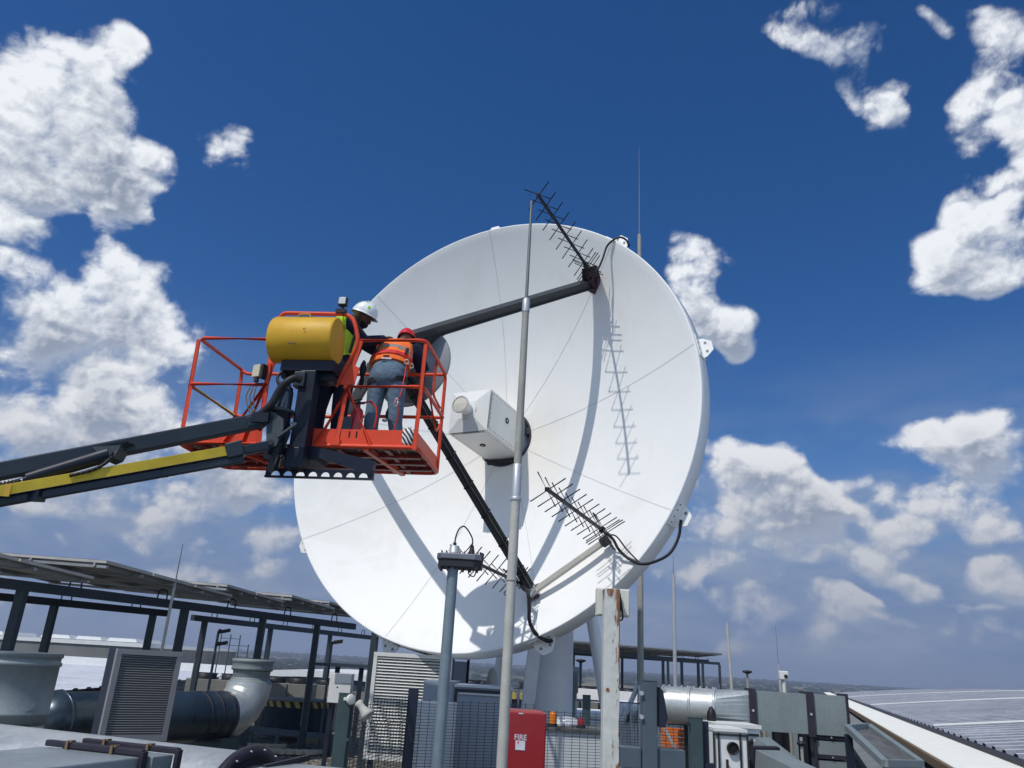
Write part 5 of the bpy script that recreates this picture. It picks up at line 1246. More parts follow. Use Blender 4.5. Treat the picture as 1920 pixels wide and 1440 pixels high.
    for cc in (c, c+sh):
        m = MB(); m.obox(cc+Z*(zt+.004), d, s, Z, .015, w, .012); m.build('flange', 'flange_dark', T, bevel=.005)
        m = MB(); m.obox(cc+s*w+Z*(zt-.20), d, s, Z, .015, .010, .21); m.build('flange_side', 'flange_dark', T, bevel=.004)
        for x in (-.5, .42):
            q_ = cc+s*w*x+Z*(zt+.017); m = MB(); m.obox(q_-d*.004, d, s, Z, .020, .006, .005); m.obox(q_-d*.022-Z*.012, d, s, Z, .003, .006, .016); m.cyl(q_-s*.012-d*.014, q_+s*.014-d*.014, .0045, 8); m.build('clamp', 'clamp_brown', T)
    m = MB(); m.obox(c-d*.3+Z*(zt-hh*2)/2, d, s, Z, .05, .12, (zt-hh*2)/2-.02); m.build('support', 'navy_steel', T)
    q = at(575, 1432, 3.4); c = Vector((q.x, q.y, 0))
    T = thing('ventilation_duct', 'low grey duct top with black edge bar at the bottom of the frame', 'duct', c)
    m = MB(); m.box((c.x-.16, c.y-.5, q.z-.22), (c.x+.20, c.y+.1, q.z-.015), R_(-14), c); m.box((c.x-.05, c.y-.3, 0), (c.x+.1, c.y-.1, q.z-.2)); m.build('tube', 'galv', T, bevel=.01)
    m = MB(); m.bar(at(495, 1440, 3.35), at(577, 1421, 3.6), .018, .022); m.build('flange', 'flange_dark', T)
    # big navy round duct behind the louvred unit, elbow up into a pale stack
    a0 = at(100, 1345, 9.0); a1 = at(418, 1337, 11.2); r = .30
    cA = Vector((a0.x, a0.y, a1.z-.03)); cB = Vector((a1.x, a1.y, a1.z-.03)); d = (cB-cA).normalized()
    T = thing('ventilation_duct', 'long horizontal round duct turning up into a galvanized stack behind the louvred unit', 'duct', (cA+cB)/2*Vector((1, 1, 0)) if False else Vector(((cA.x+cB.x)/2, (cA.y+cB.y)/2, 0)))
    m = MB(); m.cyl(cA, cB, r, 40); m.lathe(cA, d, [(r, 0), (r+.02, 0), (r+.02, .03), (r, .03)], 40); m.lathe(cA, -d, [(r, 0), (r*.9, .10), (r*.6, .2), (0, .25)], 40); m.build('tube', 'duct_paint', T)
    m = MB()
    for t in (.80, .88, .96): p = cA.lerp(cB, t); m.lathe(p, d, [(r, 0), (r+.006, .0), (r+.006, .045), (r, .045)], 40)
    m.build('band', 'flange_dark', T)
    top = at(470, 1236, 11.2); R0 = .42; n = 4; secs = []
    up2 = Z
    for i in range(n+1):
        t = math.pi/2*i/n; pos = cB+d*(R0*math.sin(t))+Z*(R0*(1-math.cos(t))); ax = d*math.cos(t)+Z*math.sin(t); s_ = d.cross(Z).normalized()
        secs.append((pos, s_, ax.cross(s_), r, r))
    m = MB()
    for a, b in zip(secs, secs[1:]): m.loft([a, b], 40, False)
    m.build('elbow', 'galv_bright', T)
    pt = secs[-1][0]; h = top.z-pt.z; r0_ = r; r = .262; m = MB(); m.lathe(pt, Z, [(r0_, -.02), (r0_, .0), (r, .03)], 40)
    m.lathe(pt, Z, [(r, 0), (r, .05), (r-.02, .06), (r-.02, .14), (r+.012, .15), (r+.012, h*.5), (r+.02, h*.5+.02), (r+.012, h*.5+.04), (r+.012, h-.05), (r+.022, h-.04), (r+.022, h), (r, h-.01), (r-.02, h-.3)], 40); m.build('stack', 'galv_dull', T); r = r0_
    m = MB(); m.obox(cB-Z*(r+.03), d, d.cross(Z), Z, .16, .22, .08); m.obox(Vector((cB.x, cB.y, (cB.z-r)/2)), d, d.cross(Z), Z, .05, .2, (cB.z-r)/2); m.build('support', 'green_grey', T)
    # right: round to rectangular duct, louvred drop at its end
    Y = 8.0; c0, c1, c2, c3, c4 = at(1150, 1312, 8.4), at(1343, 1328, Y), at(1408, 1333, Y), at(1514, 1338, 7.9), at(1582, 1341, 7.85)
    zc = c1.z+.005
    for c in (c0, c1, c2, c3, c4): c.z = zc
    T = thing('ventilation_duct', 'galvanized duct turning from round to rectangular, right of the posts', 'duct', Vector((c2.x, c2.y, 0)))
    d = (c1-c0).normalized(); s = Vector((d.y, -d.x, 0)); r = .168
    c0b = at(1246, 1320, 8.15); c0b.z = zc
    m = MB(); m.cyl(c0b, c1, r, 40); 
    for k in (.0, .53, 1): p = c0b.lerp(c1, k); m.lathe(p-d*.012, d, [(r, 0), (r+.012, 0), (r+.012, .02), (r, .02)], 40)
    m.build('tube', 'galv_bright', T)
    m = MB(); n = 32; a_ = []; b_ = []; hx, hz = .17, .172; d2 = (c3-c2).normalized(); s2 = Vector((d2.y, -d2.x, 0))
    for k in range(n):
        t = 2*math.pi*(k+.5)/n; a_.append(c1+s*math.cos(t)*r+Z*math.sin(t)*r); mx = max(abs(math.cos(t)), abs(math.sin(t))); b_.append(c2+s2*math.cos(t)/mx*hx+Z*math.sin(t)/mx*hz)
    m.add(a_+b_, [(k, (k+1) % n, n+(k+1) % n, n+k) for k in range(n)], False); m.build('transition', 'galv', T)
    m = MB(); m.obox((c2+c3)/2, d2, s2, Z, (c3-c2).length/2, hx, hz); m.obox((c3+c4)/2, d2, s2, Z, (c4-c3).length/2, hx+.008, hz+.0); m.build('box_section', 'galv_dull', T)
    for p, w in ((c2, .032), (c3, .032), (c4, .012)): m = MB(); m.obox(p+d2*.0, d2, s2, Z, w, hx+.025, hz+.02); m.build('flange', 'flange_dark', T)
    m = MB()
    for p in (c2, c3): m.cyl(p+s2*(hx+.02), p+s2*(hx+.035), .012, 8)
    for k in np.linspace(.1, .95, 8): m.cyl(c0b.lerp(c1, k)+Z*(r), c0b.lerp(c1, k)+Z*(r+.015), .010, 6)
    m.build('bolt', 'alu', T)
    dz = .60; e = c4-d2*.16; m = MB()
    for k in range(3):
        z1 = zc-hz-.03-k*.165; m.obox(Vector((e.x, e.y, z1-.075)), d2, s2, Z, .135, hx-.01, .058); 
    m.build('drop_box', 'galv_dull', T)
    m = MB()
    for x in (-1, 1):
        for y in (-1, 1): m.obox(Vector((e.x, e.y, (zc-hz)/2))+d2*.145*x+s2*(hx)*y, d2, s2, Z, .012, .012, (zc-hz)/2)
    for k in range(4): m.obox(Vector((e.x, e.y, zc-hz-.017-k*.165)), d2, s2, Z, .14, hx, .016)
    m.mat(1)
    for k in range(4): m.cyl(Vector((e.x, e.y, zc-hz-.017-k*.165))+s2*(hx+.002), Vector((e.x, e.y, zc-hz-.017-k*.165))+s2*(hx+.014), .008, 6)
    m.build('frame', ['flange_dark', 'alu'], T)
    # black rag / boot wrapped beside the duct
    q = at(1334, 1350, 7.7); m = MB(); m.ell(q, .042, .04, .11, jit=.12); m.ell(q-Z*.06+Vector((.005, 0, 0)), .052, .04, .07, jit=.1)
    tag(m.build('cable_bundle', 'cable_black', base=q), 'black wrapped cable bundle hanging under the round end of the right duct', 'cable bundle')
    # lower sloped duct, right
    q0, q1 = at(1434, 1400, 6.9), at(1520, 1440, 6.4); d = (q1-q0).normalized(); T = thing('ventilation_duct', 'sloping grey duct descending out of the frame below the rectangular duct', 'duct', Vector((q0.x, q0.y, 0)))
    m = MB(); m.bar(q0-Z*.18-d*.02, q1-Z*.18+d*.5, .22, .32); m.build('box_section', 'galv_dull', T, bevel=.004)
    m = MB(); m.bar(q0-Z*.18-d*.05, q0-Z*.18-d*.0, .25, .36); m.build('flange', 'flange_dark', T)
    m = MB(); m.bar(at(1424, 1382, 7.4)-Z*.06, at(1476, 1422, 7.2)-Z*.06, .2, .14); m.build('side_branch', 'galv_dull', T)
mat('duct_paint', (.040, .062, .078), .30, .45, .3, 2.5, .15, 4)
ducts()
def canopy(name, label, beams, zb, posts, tables, pw=.12):
    q = beams[0][0]; T = thing('solar_canopy', label, 'solar canopy', Vector((q.x, q.y, 0)))
    for a, b in beams:
        m = MB(); m.bar(a, b, .10, .125); m.build('beam', 'navy_steel2', T)
        n = int((b-a).length/1.6)
        for i in range(n+1):
            p = a.lerp(b, (i+.5)/(n+1)); dd = (b-a).normalized(); m = MB()
            m.tube(rnd([p-dd*.10+Z*.05, p-dd*.08+Z*.20, p+dd*.08+Z*.20, p+dd*.10+Z*.05], .05), .012, 6)
            m.build('saddle', 'navy_steel2', T)
    for p in posts:
        m = MB(); m.box((p.x-pw/2, p.y-pw/2, 0), (p.x+pw/2, p.y+pw/2, p.z-.058)); m.box((p.x-.15, p.y-.15, .0), (p.x+.15, p.y+.15, .02)); m.mat(1); m.box((p.x-pw/2-.005, p.y-pw/2-.005, .4), (p.x-pw/2+.01, p.y+pw/2, 1.5)); m.build('post', ['navy_steel2', 'galv_dull'], T)
    for t in tables:
        c, ax, ay, hx, hy = t; ax = ax.normalized(); az = ax.cross(ay).normalized(); ay = az.cross(ax)
        if az.z < 0: az = -az
        nx = max(1, round(hx*2/1.0)); 
        for i in range(nx):
            cc = c+ax*(-hx+(i+.5)*2*hx/nx)
            m = MB(); m.obox(cc, ax, ay, az, hx/nx-.012, hy, .018); m.mat(1); m.obox(cc+az*.020, ax, ay, az, hx/nx-.022, hy-.01, .003); m.build('solar_panel', ['panel_under', 'panel_glass'], T)
        m = MB()
        for s_ in (-.9, -.3, .3, .9): m.obox(c+ay*hy*s_-az*.045, ax, ay, az, hx-.01, .022, .025)
        for k in range(5): m.obox(c+ax*hx*(-.96+.48*k)-az*.062, ax, ay, az, .02, hy, .018)
        m.build('purlin', 'panel_rail', T)
    return T
mat('panel_rail', (.30, .31, .31), .5, .4, .15, 4)
def canopies():
    zb = 2.35
    A = atz(0, 1093, zb); B = atz(664, 1175, zb); L = (B-A); 
    A2 = A-L*.35; A3 = atz(0, 1119, zb); B3 = atz(312, 1150, zb); C3 = atz(361, 1158, zb); D3 = atz(700, 1196, zb)
    dl_ = L.normalized()
    posts = []
    for px in (44, 349, 494, 596):
        t = min(np.linspace(0, 1, 400), key=lambda t: abs(proj_x(A.lerp(B, t))-px)); posts.append(A.lerp(B, t))
    for a, b, pxs in ((A3, B3, (104, 288)), (C3, D3, (385, 508, 620))):
        for px in pxs:
            t = min(np.linspace(0, 1, 400), key=lambda t: abs(proj_x(a.lerp(b, t))-px)); posts.append(a.lerp(b, t))
    q = at(703, 1195, 13); posts.append(Vector((q.x, q.y, 2.4)))
    tabs = []; per = Vector((-dl_.y, dl_.x, 0))
    edges = [(-60, 188, 1058, 1066), (157, 352, 1067, 1108), (335, 490, 1109, 1112), (472, 590, 1112, 1140), (576, 690, 1141, 1166)]
    s0 = [A.lerp(B, t) for t in (-.30, .12, .42, .62, .78, 1.0)]
    for i in range(5):
        a, b = s0[i], s0[i+1]; c = (a+b)/2+per*1.45+Z*.40; ax = (b-a); ax.normalize(); ax = (ax-Z*.075).normalized()
        tabs.append((c, ax, per+Z*.05, (b-a).length/2-.04+.10*(i%2), 1.95+.15*(i%2)))
    canopy('c', 'long dark steel solar canopy of tilted panels on the left', [(A2, B), (A3-(B3-A3)*.3, B3), (C3, D3)], zb, posts, tabs, .11)
    # far right canopy
    zb = 2.45
    A = atz(1010, 1216, zb); B = atz(1328, 1240, zb); A.z = B.z = zb
    Af = A+Vector((0, 5, 0)); Bf = B+Vector((1.6, 4, 0)); posts = []
    for t in (.12, .33, .55, .70, .82, .93): posts.append(A.lerp(B, t))
    for t in (.2, .45, .7, .9, 1.0): posts.append(Af.lerp(Bf, t))
    L = B-A; tabs = []; dl_ = L.normalized(); per = Vector((-dl_.y, dl_.x, 0))
    for k in range(4):
        c = (A+B)/2+per*(.2+k*1.7)+Z*(.30+.0*k)+dl_*.25*k; tabs.append((c, dl_, per+Z*-.09, L.length/2+.4, .72))
    canopy('c', 'far solar canopy on thin posts to the right of the dish pedestal', [(A-L*.1, B), (Af, Bf)], zb, posts, tabs, .11)
canopies()
def cabinets():
    # grey equipment shelter behind the fence
    q = at(850, 1287, 9.3); c = Vector((q.x, q.y, 0)); zt = q.z; yaw = R_(-3)
    T = thing('equipment_cabinet', 'blue-grey equipment shelter with framed door behind the mesh fence', 'cabinet', c)
    m = MB(); m.box((c.x, c.y, 0), (c.x+.62, c.y+.9, zt), yaw, c); m.build('body', 'cabinet_grey', T)
    m = MB(); m.box((c.x-.33, c.y-.02, zt-.24), (c.x+.0, c.y+.9, zt+.05), yaw, c); m.box((c.x-.20, c.y-.0, 0), (c.x-.0, c.y+.9, zt-.24), yaw, c); m.build('side_panel', 'cabinet_grey', T)
    m = MB(); m.box((c.x+.012, c.y-.03, zt-.0), (c.x+.66, c.y+.9, zt+.022), yaw, c); m.build('roof', 'cabinet_light', T)
    m = MB()
    m.box((c.x+.02, c.y-.012, 0), (c.x+.05, c.y, zt-.02), yaw, c); m.box((c.x+.05, c.y-.012, zt-.05), (c.x+.60, c.y, zt-.02), yaw, c); m.build('door_frame', 'light_dark', T)
    m = MB(); m.box((c.x+.065, c.y-.022, zt-.075), (c.x+.585, c.y-.008, zt-.058), yaw, c); m.build('door_closer', 'alu', T)
    # split air unit in front, left
    q = at(792, 1316, 8.6); c = Vector((q.x, q.y, 0)); zt = q.z
    T = thing('air_conditioner', 'grey louvred outdoor air unit left of the shelter, half shaded', 'air conditioner', c)
    m = MB(); m.box((c.x-.16, c.y, .25), (c.x+.14, c.y+.45, zt), R_(-30), c); m.build('casing', 'cabinet_light', T, bevel=.01)
    m = MB()
    for i in range(26): z = .3+i*(zt-.35)/26; m.box((c.x-.165, c.y-.02, z), (c.x-.0, c.y+.0, z+.016), R_(-30), c)
    m.build('grille', 'louvre_white', T)
    m = MB(); m.box((c.x-.1, c.y+.1, 0), (c.x+.1, c.y+.35, .25), R_(-30), c); m.build('stand', 'navy_steel', T)
    # fire cabinet
    q = at(984, 1330, 7.2); c = Vector((q.x, q.y, 0)); zt = q.z; hw = .178
    T = thing('fire_cabinet', 'tall red fire cabinet with white FIRE lettering and rounded top', 'fire cabinet', c)
    m = MB(); m.box((c.x-hw, c.y-.10, .03), (c.x+hw, c.y+.12, zt)); m.build('body', 'fire_red', T, bevel=.045)
    m = MB(); m.box((c.x-hw-.012, c.y-.125, .05), (c.x+hw+.004, c.y-.095, zt-.015)); m.build('door', 'fire_red', T, bevel=.014)
    def label(dx, dz, w, h, nm='label'): 
        m = MB(); m.box((c.x+dx-w, c.y-.130, zt+dz-h), (c.x+dx+w, c.y-.1265, zt+dz+h)); return m.build(nm, 'label_white', T)
    label(-.03, -.272, .040, .036, 'notice')
    label(-.035, -.028, .020, .005, 'maker_tag')
    fc = bpy.data.curves.new('FIRE', 'FONT'); fc.body = 'FIRE'; fc.size = .058; fc.extrude = .0008; fc.offset = .001; fc.align_x = 'CENTER'
    fo = bpy.data.objects.new('tmp', fc); COL.objects.link(fo); dg = bpy.context.evaluated_depsgraph_get(); me = bpy.data.meshes.new_from_object(fo.evaluated_get(dg)); bpy.data.objects.remove(fo)
    me.materials.clear(); me.materials.append(MATS['label_white']); o = bpy.data.objects.new('lettering', me); COL.objects.link(o); o.parent = T; o.rotation_euler = (math.pi/2, 0, 0)
    o.location = (-.03, -.1268, zt-.230)
    m = MB(); m.cyl((c.x+.06, c.y-.125, zt-.54), (c.x+.06, c.y-.145, zt-.54), .018, 14); m.build('lock', 'light_dark', T)
    m = MB(); m.prism([(c.x-.058, c.y-.1305, zt-.246), (c.x-.038, c.y-.1305, zt-.244), (c.x-.048, c.y-.1305, zt-.268)], Vector((0, -.001, 0))); m.build('flame_mark', 'red_paint', T)
    # beacon cabinet behind the fence
    q = at(1078, 1372, 8.8); c = Vector((q.x, q.y, 0)); zt = q.z
    T = thing('equipment_cabinet', 'pale low cabinet carrying two warning beacons behind the mesh, right of the red cabinet', 'cabinet', c)
    m = MB(); m.box((c.x-.32, c.y, 0), (c.x+.34, c.y+.6, zt)); m.build('body', 'cabinet_light', T, bevel=.01)
    m = MB(); m.box((c.x-.36, c.y-.03, zt+.0), (c.x+.38, c.y+.64, zt+.03)); m.build('lid', 'clamp_grey', T)
    for px, mt, nm in ((1036, 'amber', 'amber'), (1089, 'fire_red', 'red')):
        q = at(px, 1368, 8.9); p = Vector((q.x, q.y, zt+.03))
        B_ = thing('warning_beacon', ('orange' if nm == 'amber' else 'short red')+' warning beacon on the pale cabinet lid', 'beacon', p, 'beacons on the pale cabinet')
        m = MB(); m.cyl(p, p+Z*.03, .05, 16); m.build('base', 'light_dark', B_); h = .12 if nm == 'amber' else .07
        m = MB(); m.lathe(p+Z*.03, Z, [(.038, 0), (.038, h*.7), (.026, h*.95), (0, h)], 16); m.build('lens', mt, B_)
    m = MB(); q = at(1055, 1345, 8.95); m.ell(Vector((q.x+.05, q.y+.2, zt+.05)), .18, .14, .07, jit=.10, seg=22, rings=14)
    tag(m.build('plastic_sheet', 'plastic_film', base=(q.x, q.y, zt)), 'crumpled clear plastic sheet over the pale cabinet lid', 'plastic sheet')
    # porthole cabinet
    q = at(1369, 1372, 6.6); c = Vector((q.x, q.y, 0)); zt = q.z
    T = thing('equipment_cabinet', 'white cabinet with a round black porthole beneath the right duct', 'cabinet', c)
    m = MB(); m.box((c.x-.13, c.y, 0), (c.x+.14, c.y+.4, zt)); m.build('body', 'white_paint', T)
    m = MB(); m.box((c.x-.135, c.y-.02, zt), (c.x+.13, c.y+.4, zt+.022)); m.build('lid', 'louvre_white', T)
    m = MB()
    for x in (-.132, -.095, .075, .132): m.box((c.x+x-.007, c.y-.014, 0), (c.x+x+.007, c.y-.001, zt-.01))
    m.box((c.x-.125, c.y-.014, zt-.03), (c.x+.125, c.y-.001, zt-.016)); m.build('door_frame', 'light_dark', T)
    pc = at(1374, 1403, 6.59); m = MB(); m.lathe(pc, Vector((0, -1, 0)), [(.046, -.01), (.046, .016), (.036, .016), (.034, .006)], 28); m.mat(1); m.lathe(pc, Vector((0, -1, 0)), [(.035, .004), (.018, .006), (0, .006)], 28); m.build('porthole', ['bolt_dark', 'hole_black'], T)
    m = MB(); pc = at(1363, 1437, 6.58); m.box((pc.x-.008, pc.y-.03, pc.z-.05), (pc.x+.008, pc.y, pc.z+.05)); m.build('handle', 'bolt_dark', T, bevel=.003)
    q = at(1386, 1358, 7.4); c = Vector((q.x, q.y, 0)); zt = q.z
    T = thing('equipment_cabinet', 'second white cabinet partly hidden behind the porthole cabinet', 'cabinet', c)
    m = MB(); m.box((c.x-.22, c.y, 0), (c.x+.18, c.y+.4, zt-.03)); m.build('body', 'white_paint', T); m = MB(); m.box((c.x-.22, c.y-.02, zt-.03), (c.x+.19, c.y+.4, zt)); m.build('lid', 'louvre_white', T)
    m = MB(); m.box((c.x-.2, c.y-.013, zt-.09), (c.x+.17, c.y-.001, zt-.07)); m.lathe(Vector((c.x+.11, c.y-.01, zt-.19)), Vector((0, -1, 0)), [(.08, -.01), (.08, .012), (.06, .012), (.0, .004)], 24, a0=-1.6, a1=1.6); m.build('trim', 'bolt_dark', T)
    # white switch box on a stand, left of the louvred unit under the dish
    q = at(640, 1263, 11.5); c = Vector((q.x, q.y, 0)); zt = q.z; yaw = R_(0)
    T = thing('switch_box', 'white box on a stand with grey upper flap and warning triangle', 'switch box', c)
    m = MB(); m.box((c.x-.15, c.y, zt-.38), (c.x+.15, c.y+.22, zt)); m.build('box', 'white_paint', T, bevel=.006)
    m = MB(); m.box((c.x-.08, c.y-.012, zt-.12), (c.x+.15, c.y-.001, zt-.0)); m.build('flap', 'cabinet_grey', T)
    m = MB(); m.prism([(c.x-.03, c.y-.001, zt-.16), (c.x-.045, c.y-.001, zt-.185), (c.x-.015, c.y-.001, zt-.185)], Vector((0, -.003, 0))); m.build('warning_sign', 'bolt_dark', T)
    m = MB(); m.box((c.x-.13, c.y+.05, 0), (c.x-.08, c.y+.12, zt-.38)); m.box((c.x+.08, c.y+.05, 0), (c.x+.13, c.y+.12, zt-.38)); m.build('stand', 'navy_steel', T)
    # low shaded shelf roof behind
    q = at(612, 1243, 16); T = thing('shelter', 'low flat dark shelter roof on short posts behind the white switch box', 'shelter', Vector((q.x+.5, q.y, 0)))
    m = MB(); m.box((q.x-.1, q.y-.5, q.z-.05), (q.x+1.6, q.y+1.5, q.z)); m.build('roof', 'navy_steel2', T)
    for x in (.3, .75, 1.3):
        m = MB(); m.box((q.x+x-.04, q.y-.4, 0), (q.x+x+.04, q.y-.32, q.z-.05)); m.build('post', 'navy_steel', T)
    # chevron-edged tank with blue tarpaulin
    q = at(558, 1309, 18.3); c = Vector((q.x, q.y, 0)); zt = q.z-.03; r = .72
    T = thing('water_tank', 'round tank wrapped in dark blue tarpaulin with yellow and black striped rim', 'tank', c)
    m = MB(); seg = 64; vs = []
    for (rr_, z, wv) in ((r, zt, 0), (r+.0, zt-.18, .01), (r-.02, zt-.4, .025), (r-.01, .15, .02)):
        for k in range(seg):
            t = 2*math.pi*k/seg; w = wv*math.sin(t*9+z*6)+wv*.6*math.sin(t*23); vs.append(c+Vector((math.cos(t)*(rr_+w), math.sin(t)*(rr_+w), z)))
    m.add(vs, [(i*seg+k, i*seg+(k+1) % seg, (i+1)*seg+(k+1) % seg, (i+1)*seg+k) for i in range(3) for k in range(seg)], True); m.build('tarpaulin', 'tarp_blue', T)
    m = MB(); n = 48
    for k in range(n):
        t0, t1 = 2*math.pi*k/n, 2*math.pi*(k+1)/n; m.mat(k % 2); lean = .09
        m.add([c+Vector((math.cos(t0)*(r+.03), math.sin(t0)*(r+.03), zt)), c+Vector((math.cos(t1)*(r+.03), math.sin(t1)*(r+.03), zt)), c+Vector((math.cos(t1+lean)*(r+.03), math.sin(t1+lean)*(r+.03), zt-.13)), c+Vector((math.cos(t0+lean)*(r+.03), math.sin(t0+lean)*(r+.03), zt-.13))], [(0, 1, 2, 3)])
    m.mat(0); m.build('striped_band', ['bolt_dark', 'chevron_yellow'], T, recalc=False)
    m = MB(); m.lathe(c, Z, [(0, zt+.02), (r+.05, zt+.01), (r+.05, zt-.01), (r, zt-.01)], 48); m.build('rim', 'condenser_beige', T)
    # steel skid in front of the tank
    q0, q1 = at(465, 1363, 17.2), at(634, 1381, 16.2); q1.z = q0.z = .26; m = MB(); m.bar(q0, q1, .10, .10)
    for t in (.05, .35, .6, .95): p = q0.lerp(q1, t); m.bar(p-Z*.05, Vector((p.x, p.y, 0)), .08, .08)
    tag(m.build('steel_skid', 'steel_blue', base=(q0.x, q0.y, 0)), 'low blue-grey steel beam on stub feet in front of the tarpaulin tank', 'steel beam')
mat('plastic_film', (.55, .57, .6), .12, .2, .2, 6, 1.0, 12)
cabinets()
def condensers():
    px, py, Y = 388, 1263, 20; q = at(px, py, Y)
    def mk(loc, label, group):
        T = thing('condenser', label, 'air conditioner', loc, group); z = 0
        x0, y0 = loc[0], loc[1]; zt = 1.0
        m = MB(); m.box((x0-.42, y0-.3, zt-.42), (x0+.42, y0+.3, zt)); m.build('casing', 'condenser_beige', T, bevel=.01)
        m = MB(); m.lathe(Vector((x0, y0, 0)), Z, [(.27, zt), (.27, zt+.11), (.24, zt+.12), (.22, zt+.05), (0, zt+.05)], 20); m.box((x0-.30, y0-.02, zt+.115), (x0+.30, y0+.02, zt+.135)); m.build('fan', 'bolt_dark', T)
        for sx in (-.36, .36):
            m = MB(); m.box((x0+sx-.05, y0-.25, 0), (x0+sx+.05, y0+.25, zt-.42)); m.build('leg', 'condenser_beige', T)
        return T
    first = mk(Vector((0, 0, 0)), 'x', 'fan coolers on legs beyond the left duct')
    sets = [
        ([(388, 20), (436, 20), (472, 22), (518, 20), (562, 20), (612, 21)], 1262, 'fan coolers on legs beyond the left duct',
         ['beige fan cooler left of the pale duct stack, nearest the louvred unit', 'beige fan cooler just left of the pale duct stack', 'fan cooler hidden behind the pale duct stack', 'fan cooler right of the pale duct stack', 'fan cooler above the striped tank rim', 'fan cooler beside the white switch box']),
        ([(884, 21), (905, 24), (940, 21), (992, 21), (1098, 20), (1125, 23), (1180, 20)], 1276, 'fan coolers behind the dish pedestal',
         ['fan cooler behind the shelter roof, leftmost under the dish', 'fan cooler farther back behind the shelter roof', 'fan cooler beside the cream dome aerial', 'fan cooler just left of the pedestal', 'fan cooler just right of the pedestal', 'fan cooler behind the right pedestal leg', 'fan cooler left of the thin mast']),
        ([(1262, 19), (1330, 19), (1400, 19), (1455, 20), (1500, 21)], 1288, 'fan coolers peeking over the right duct',
         ['fan cooler over the round end of the right duct', 'fan cooler over the duct transition', 'fan cooler over the first box flange', 'fan cooler below the distant camera mast', 'fan cooler farthest right over the box duct'])]
    used = False
    for lst, yy, g, labs in sets:
        for (px, Y), lb in zip(lst, labs):
            q = at(px, yy+(px-lst[0][0])*.055, Y); s = (q.z)/1.12
            r = dup(first, Vector((q.x, q.y, 0)), lb, rz=random.uniform(-.1, .1)); r['group'] = g; r.scale = (.9, .9, s)
    for ch in kids(first):
        bpy.data.objects.remove(ch)
    bpy.data.objects.remove(first)
condensers()
def far_masts():
    def whip(px, pt, pb, Y, r0, r1, label, step=None, lean=0, mt='alu', head=None):
        t = at(px, pt, Y); q = at(px, pb, Y); b = Vector((t.x-lean*t.z, Y, 0)); T = thing('mast', label, 'mast', b)
        if step:
            s = at(px, step, Y); sp = b.lerp(t, s.z/t.z); m = MB(); m.cyl(b, sp, r0, 10); m.build('tube', mt, T); m = MB(); m.cyl(sp, t, r1, 6, r2=r1*.6); m.build('whip', 'rod_grey', T)
        else: m = MB(); m.cyl(b, t, r0, 10, r2=r1); m.build('tube', mt, T)
        if head: head(T, t)
        return T
    whip(343, 1020, 1217, 12, .022, .010, 'slender whip aerial rising through the left solar canopy', 1085, mt='pole_cream')
    whip(1262, 1042, 1290, 18, .042, .008, 'pale whip mast right of the dish, tallest beside the canopy', 1077)
    whip(1363, 1168, 1298, 20, .045, .03, 'plain white pole leaning at the end of the far solar canopy', lean=-.035, mt='pole_cream')
    whip(1454, 1174, 1299, 24, .040, .008, 'very thin aerial left of the white camera mast on the skyline', 1245, lean=-.02)
    def hd(T, t): m = MB(); m.lathe(t, Z, [(.03, -.07), (.12, -.03), (.12, .0), (0, .02)], 12); m.build('lamp_head', 'light_dark', T)
    whip(1401, 1258, 1297, 20, .03, .03, 'short pole with flat dark lamp head beyond the right duct', head=hd, mt='pole_grey')
    def cam_(T, t):
        m = MB(); m.obox(t+Z*.02, Vector((1, 0, 0)), Vector((0, 1, 0)), Z, .10, .08, .10); m.build('camera_housing', 'white_paint', T, bevel=.02); m = MB(); m.cyl(t+Vector((.03, -.10, 0)), t+Vector((.03, -.07, 0)), .045, 14); m.build('lens', 'bolt_dark', T)
    whip(1469, 1268, 1298, 20, .055, .045, 'short white camera mast alone on the right skyline', head=cam_, mt='cream_plastic')
    def fl(T, t):
        for dz, dx in ((0, .10), (-.20, .09)):
            m = MB(); m.obox(t+Z*dz+Vector((dx, 0, 0)), (Vector((1, 0, .25))).normalized(), Vector((0, 1, 0)), Z, .09, .05, .025); m.bar(t+Z*(dz+.02), t+Z*dz+Vector((dx, 0, 0)), .03, .03); m.build('floodlight', 'light_dark', T)
    whip(410, 1183, 1262, 14, .025, .022, 'lamp pole with two floodlights seen through the left canopy', head=fl, mt='steel_blue')
    def fl2(T, t): m = MB(); m.obox(t+Vector((.12, 0, 0)), (Vector((1, 0, .2))).normalized(), Vector((0, 1, 0)), Z, .09, .06, .035); m.build('floodlight', 'clamp_brown', T)
    whip(623, 1203, 1262, 17, .025, .022, 'lamp pole with one floodlight left of the dish rim', head=fl2, mt='steel_blue')
    whip(1089, 1237, 1275, 19, .03, .03, 'dark stub lamp pole under the far canopy', head=hd, mt='navy_steel')
    # ladder cage on the left roof
    q = at(418, 1228, 26); T = thing('ladder', 'small hooped roof ladder beside the twin floodlight pole', 'ladder', Vector((q.x, q.y, .3)))
    m = MB()
    for x in (-.15, .15, .45, .75): m.cyl(Vector((q.x+x, q.y, .3)), Vector((q.x+x, q.y, q.z+(.62 if x < .5 else .35))), .02, 6)
    m.build('rail', 'steel_blue', T)
    m = MB()
    for z in (.1, .3, .5): m.bar(Vector((q.x-.15, q.y, q.z+z)), Vector((q.x+.45+(.3 if z < .4 else 0), q.y, q.z+z)), .02, .02)
    m.build('rung', 'steel_blue', T)
    # radome aerial
    q = at(922, 1286, 10.6); T = thing('dome_aerial', 'cream pointed dome aerial on a stub between shelter and pedestal', 'antenna', Vector((q.x, q.y, 0)))
    m = MB(); m.lathe(q, Z, [(.0, .0), (.07, .0), (.074, .02), (.068, .10), (.048, .17), (.02, .215), (0, .22)], 24); m.build('radome', 'radome_cream', T)
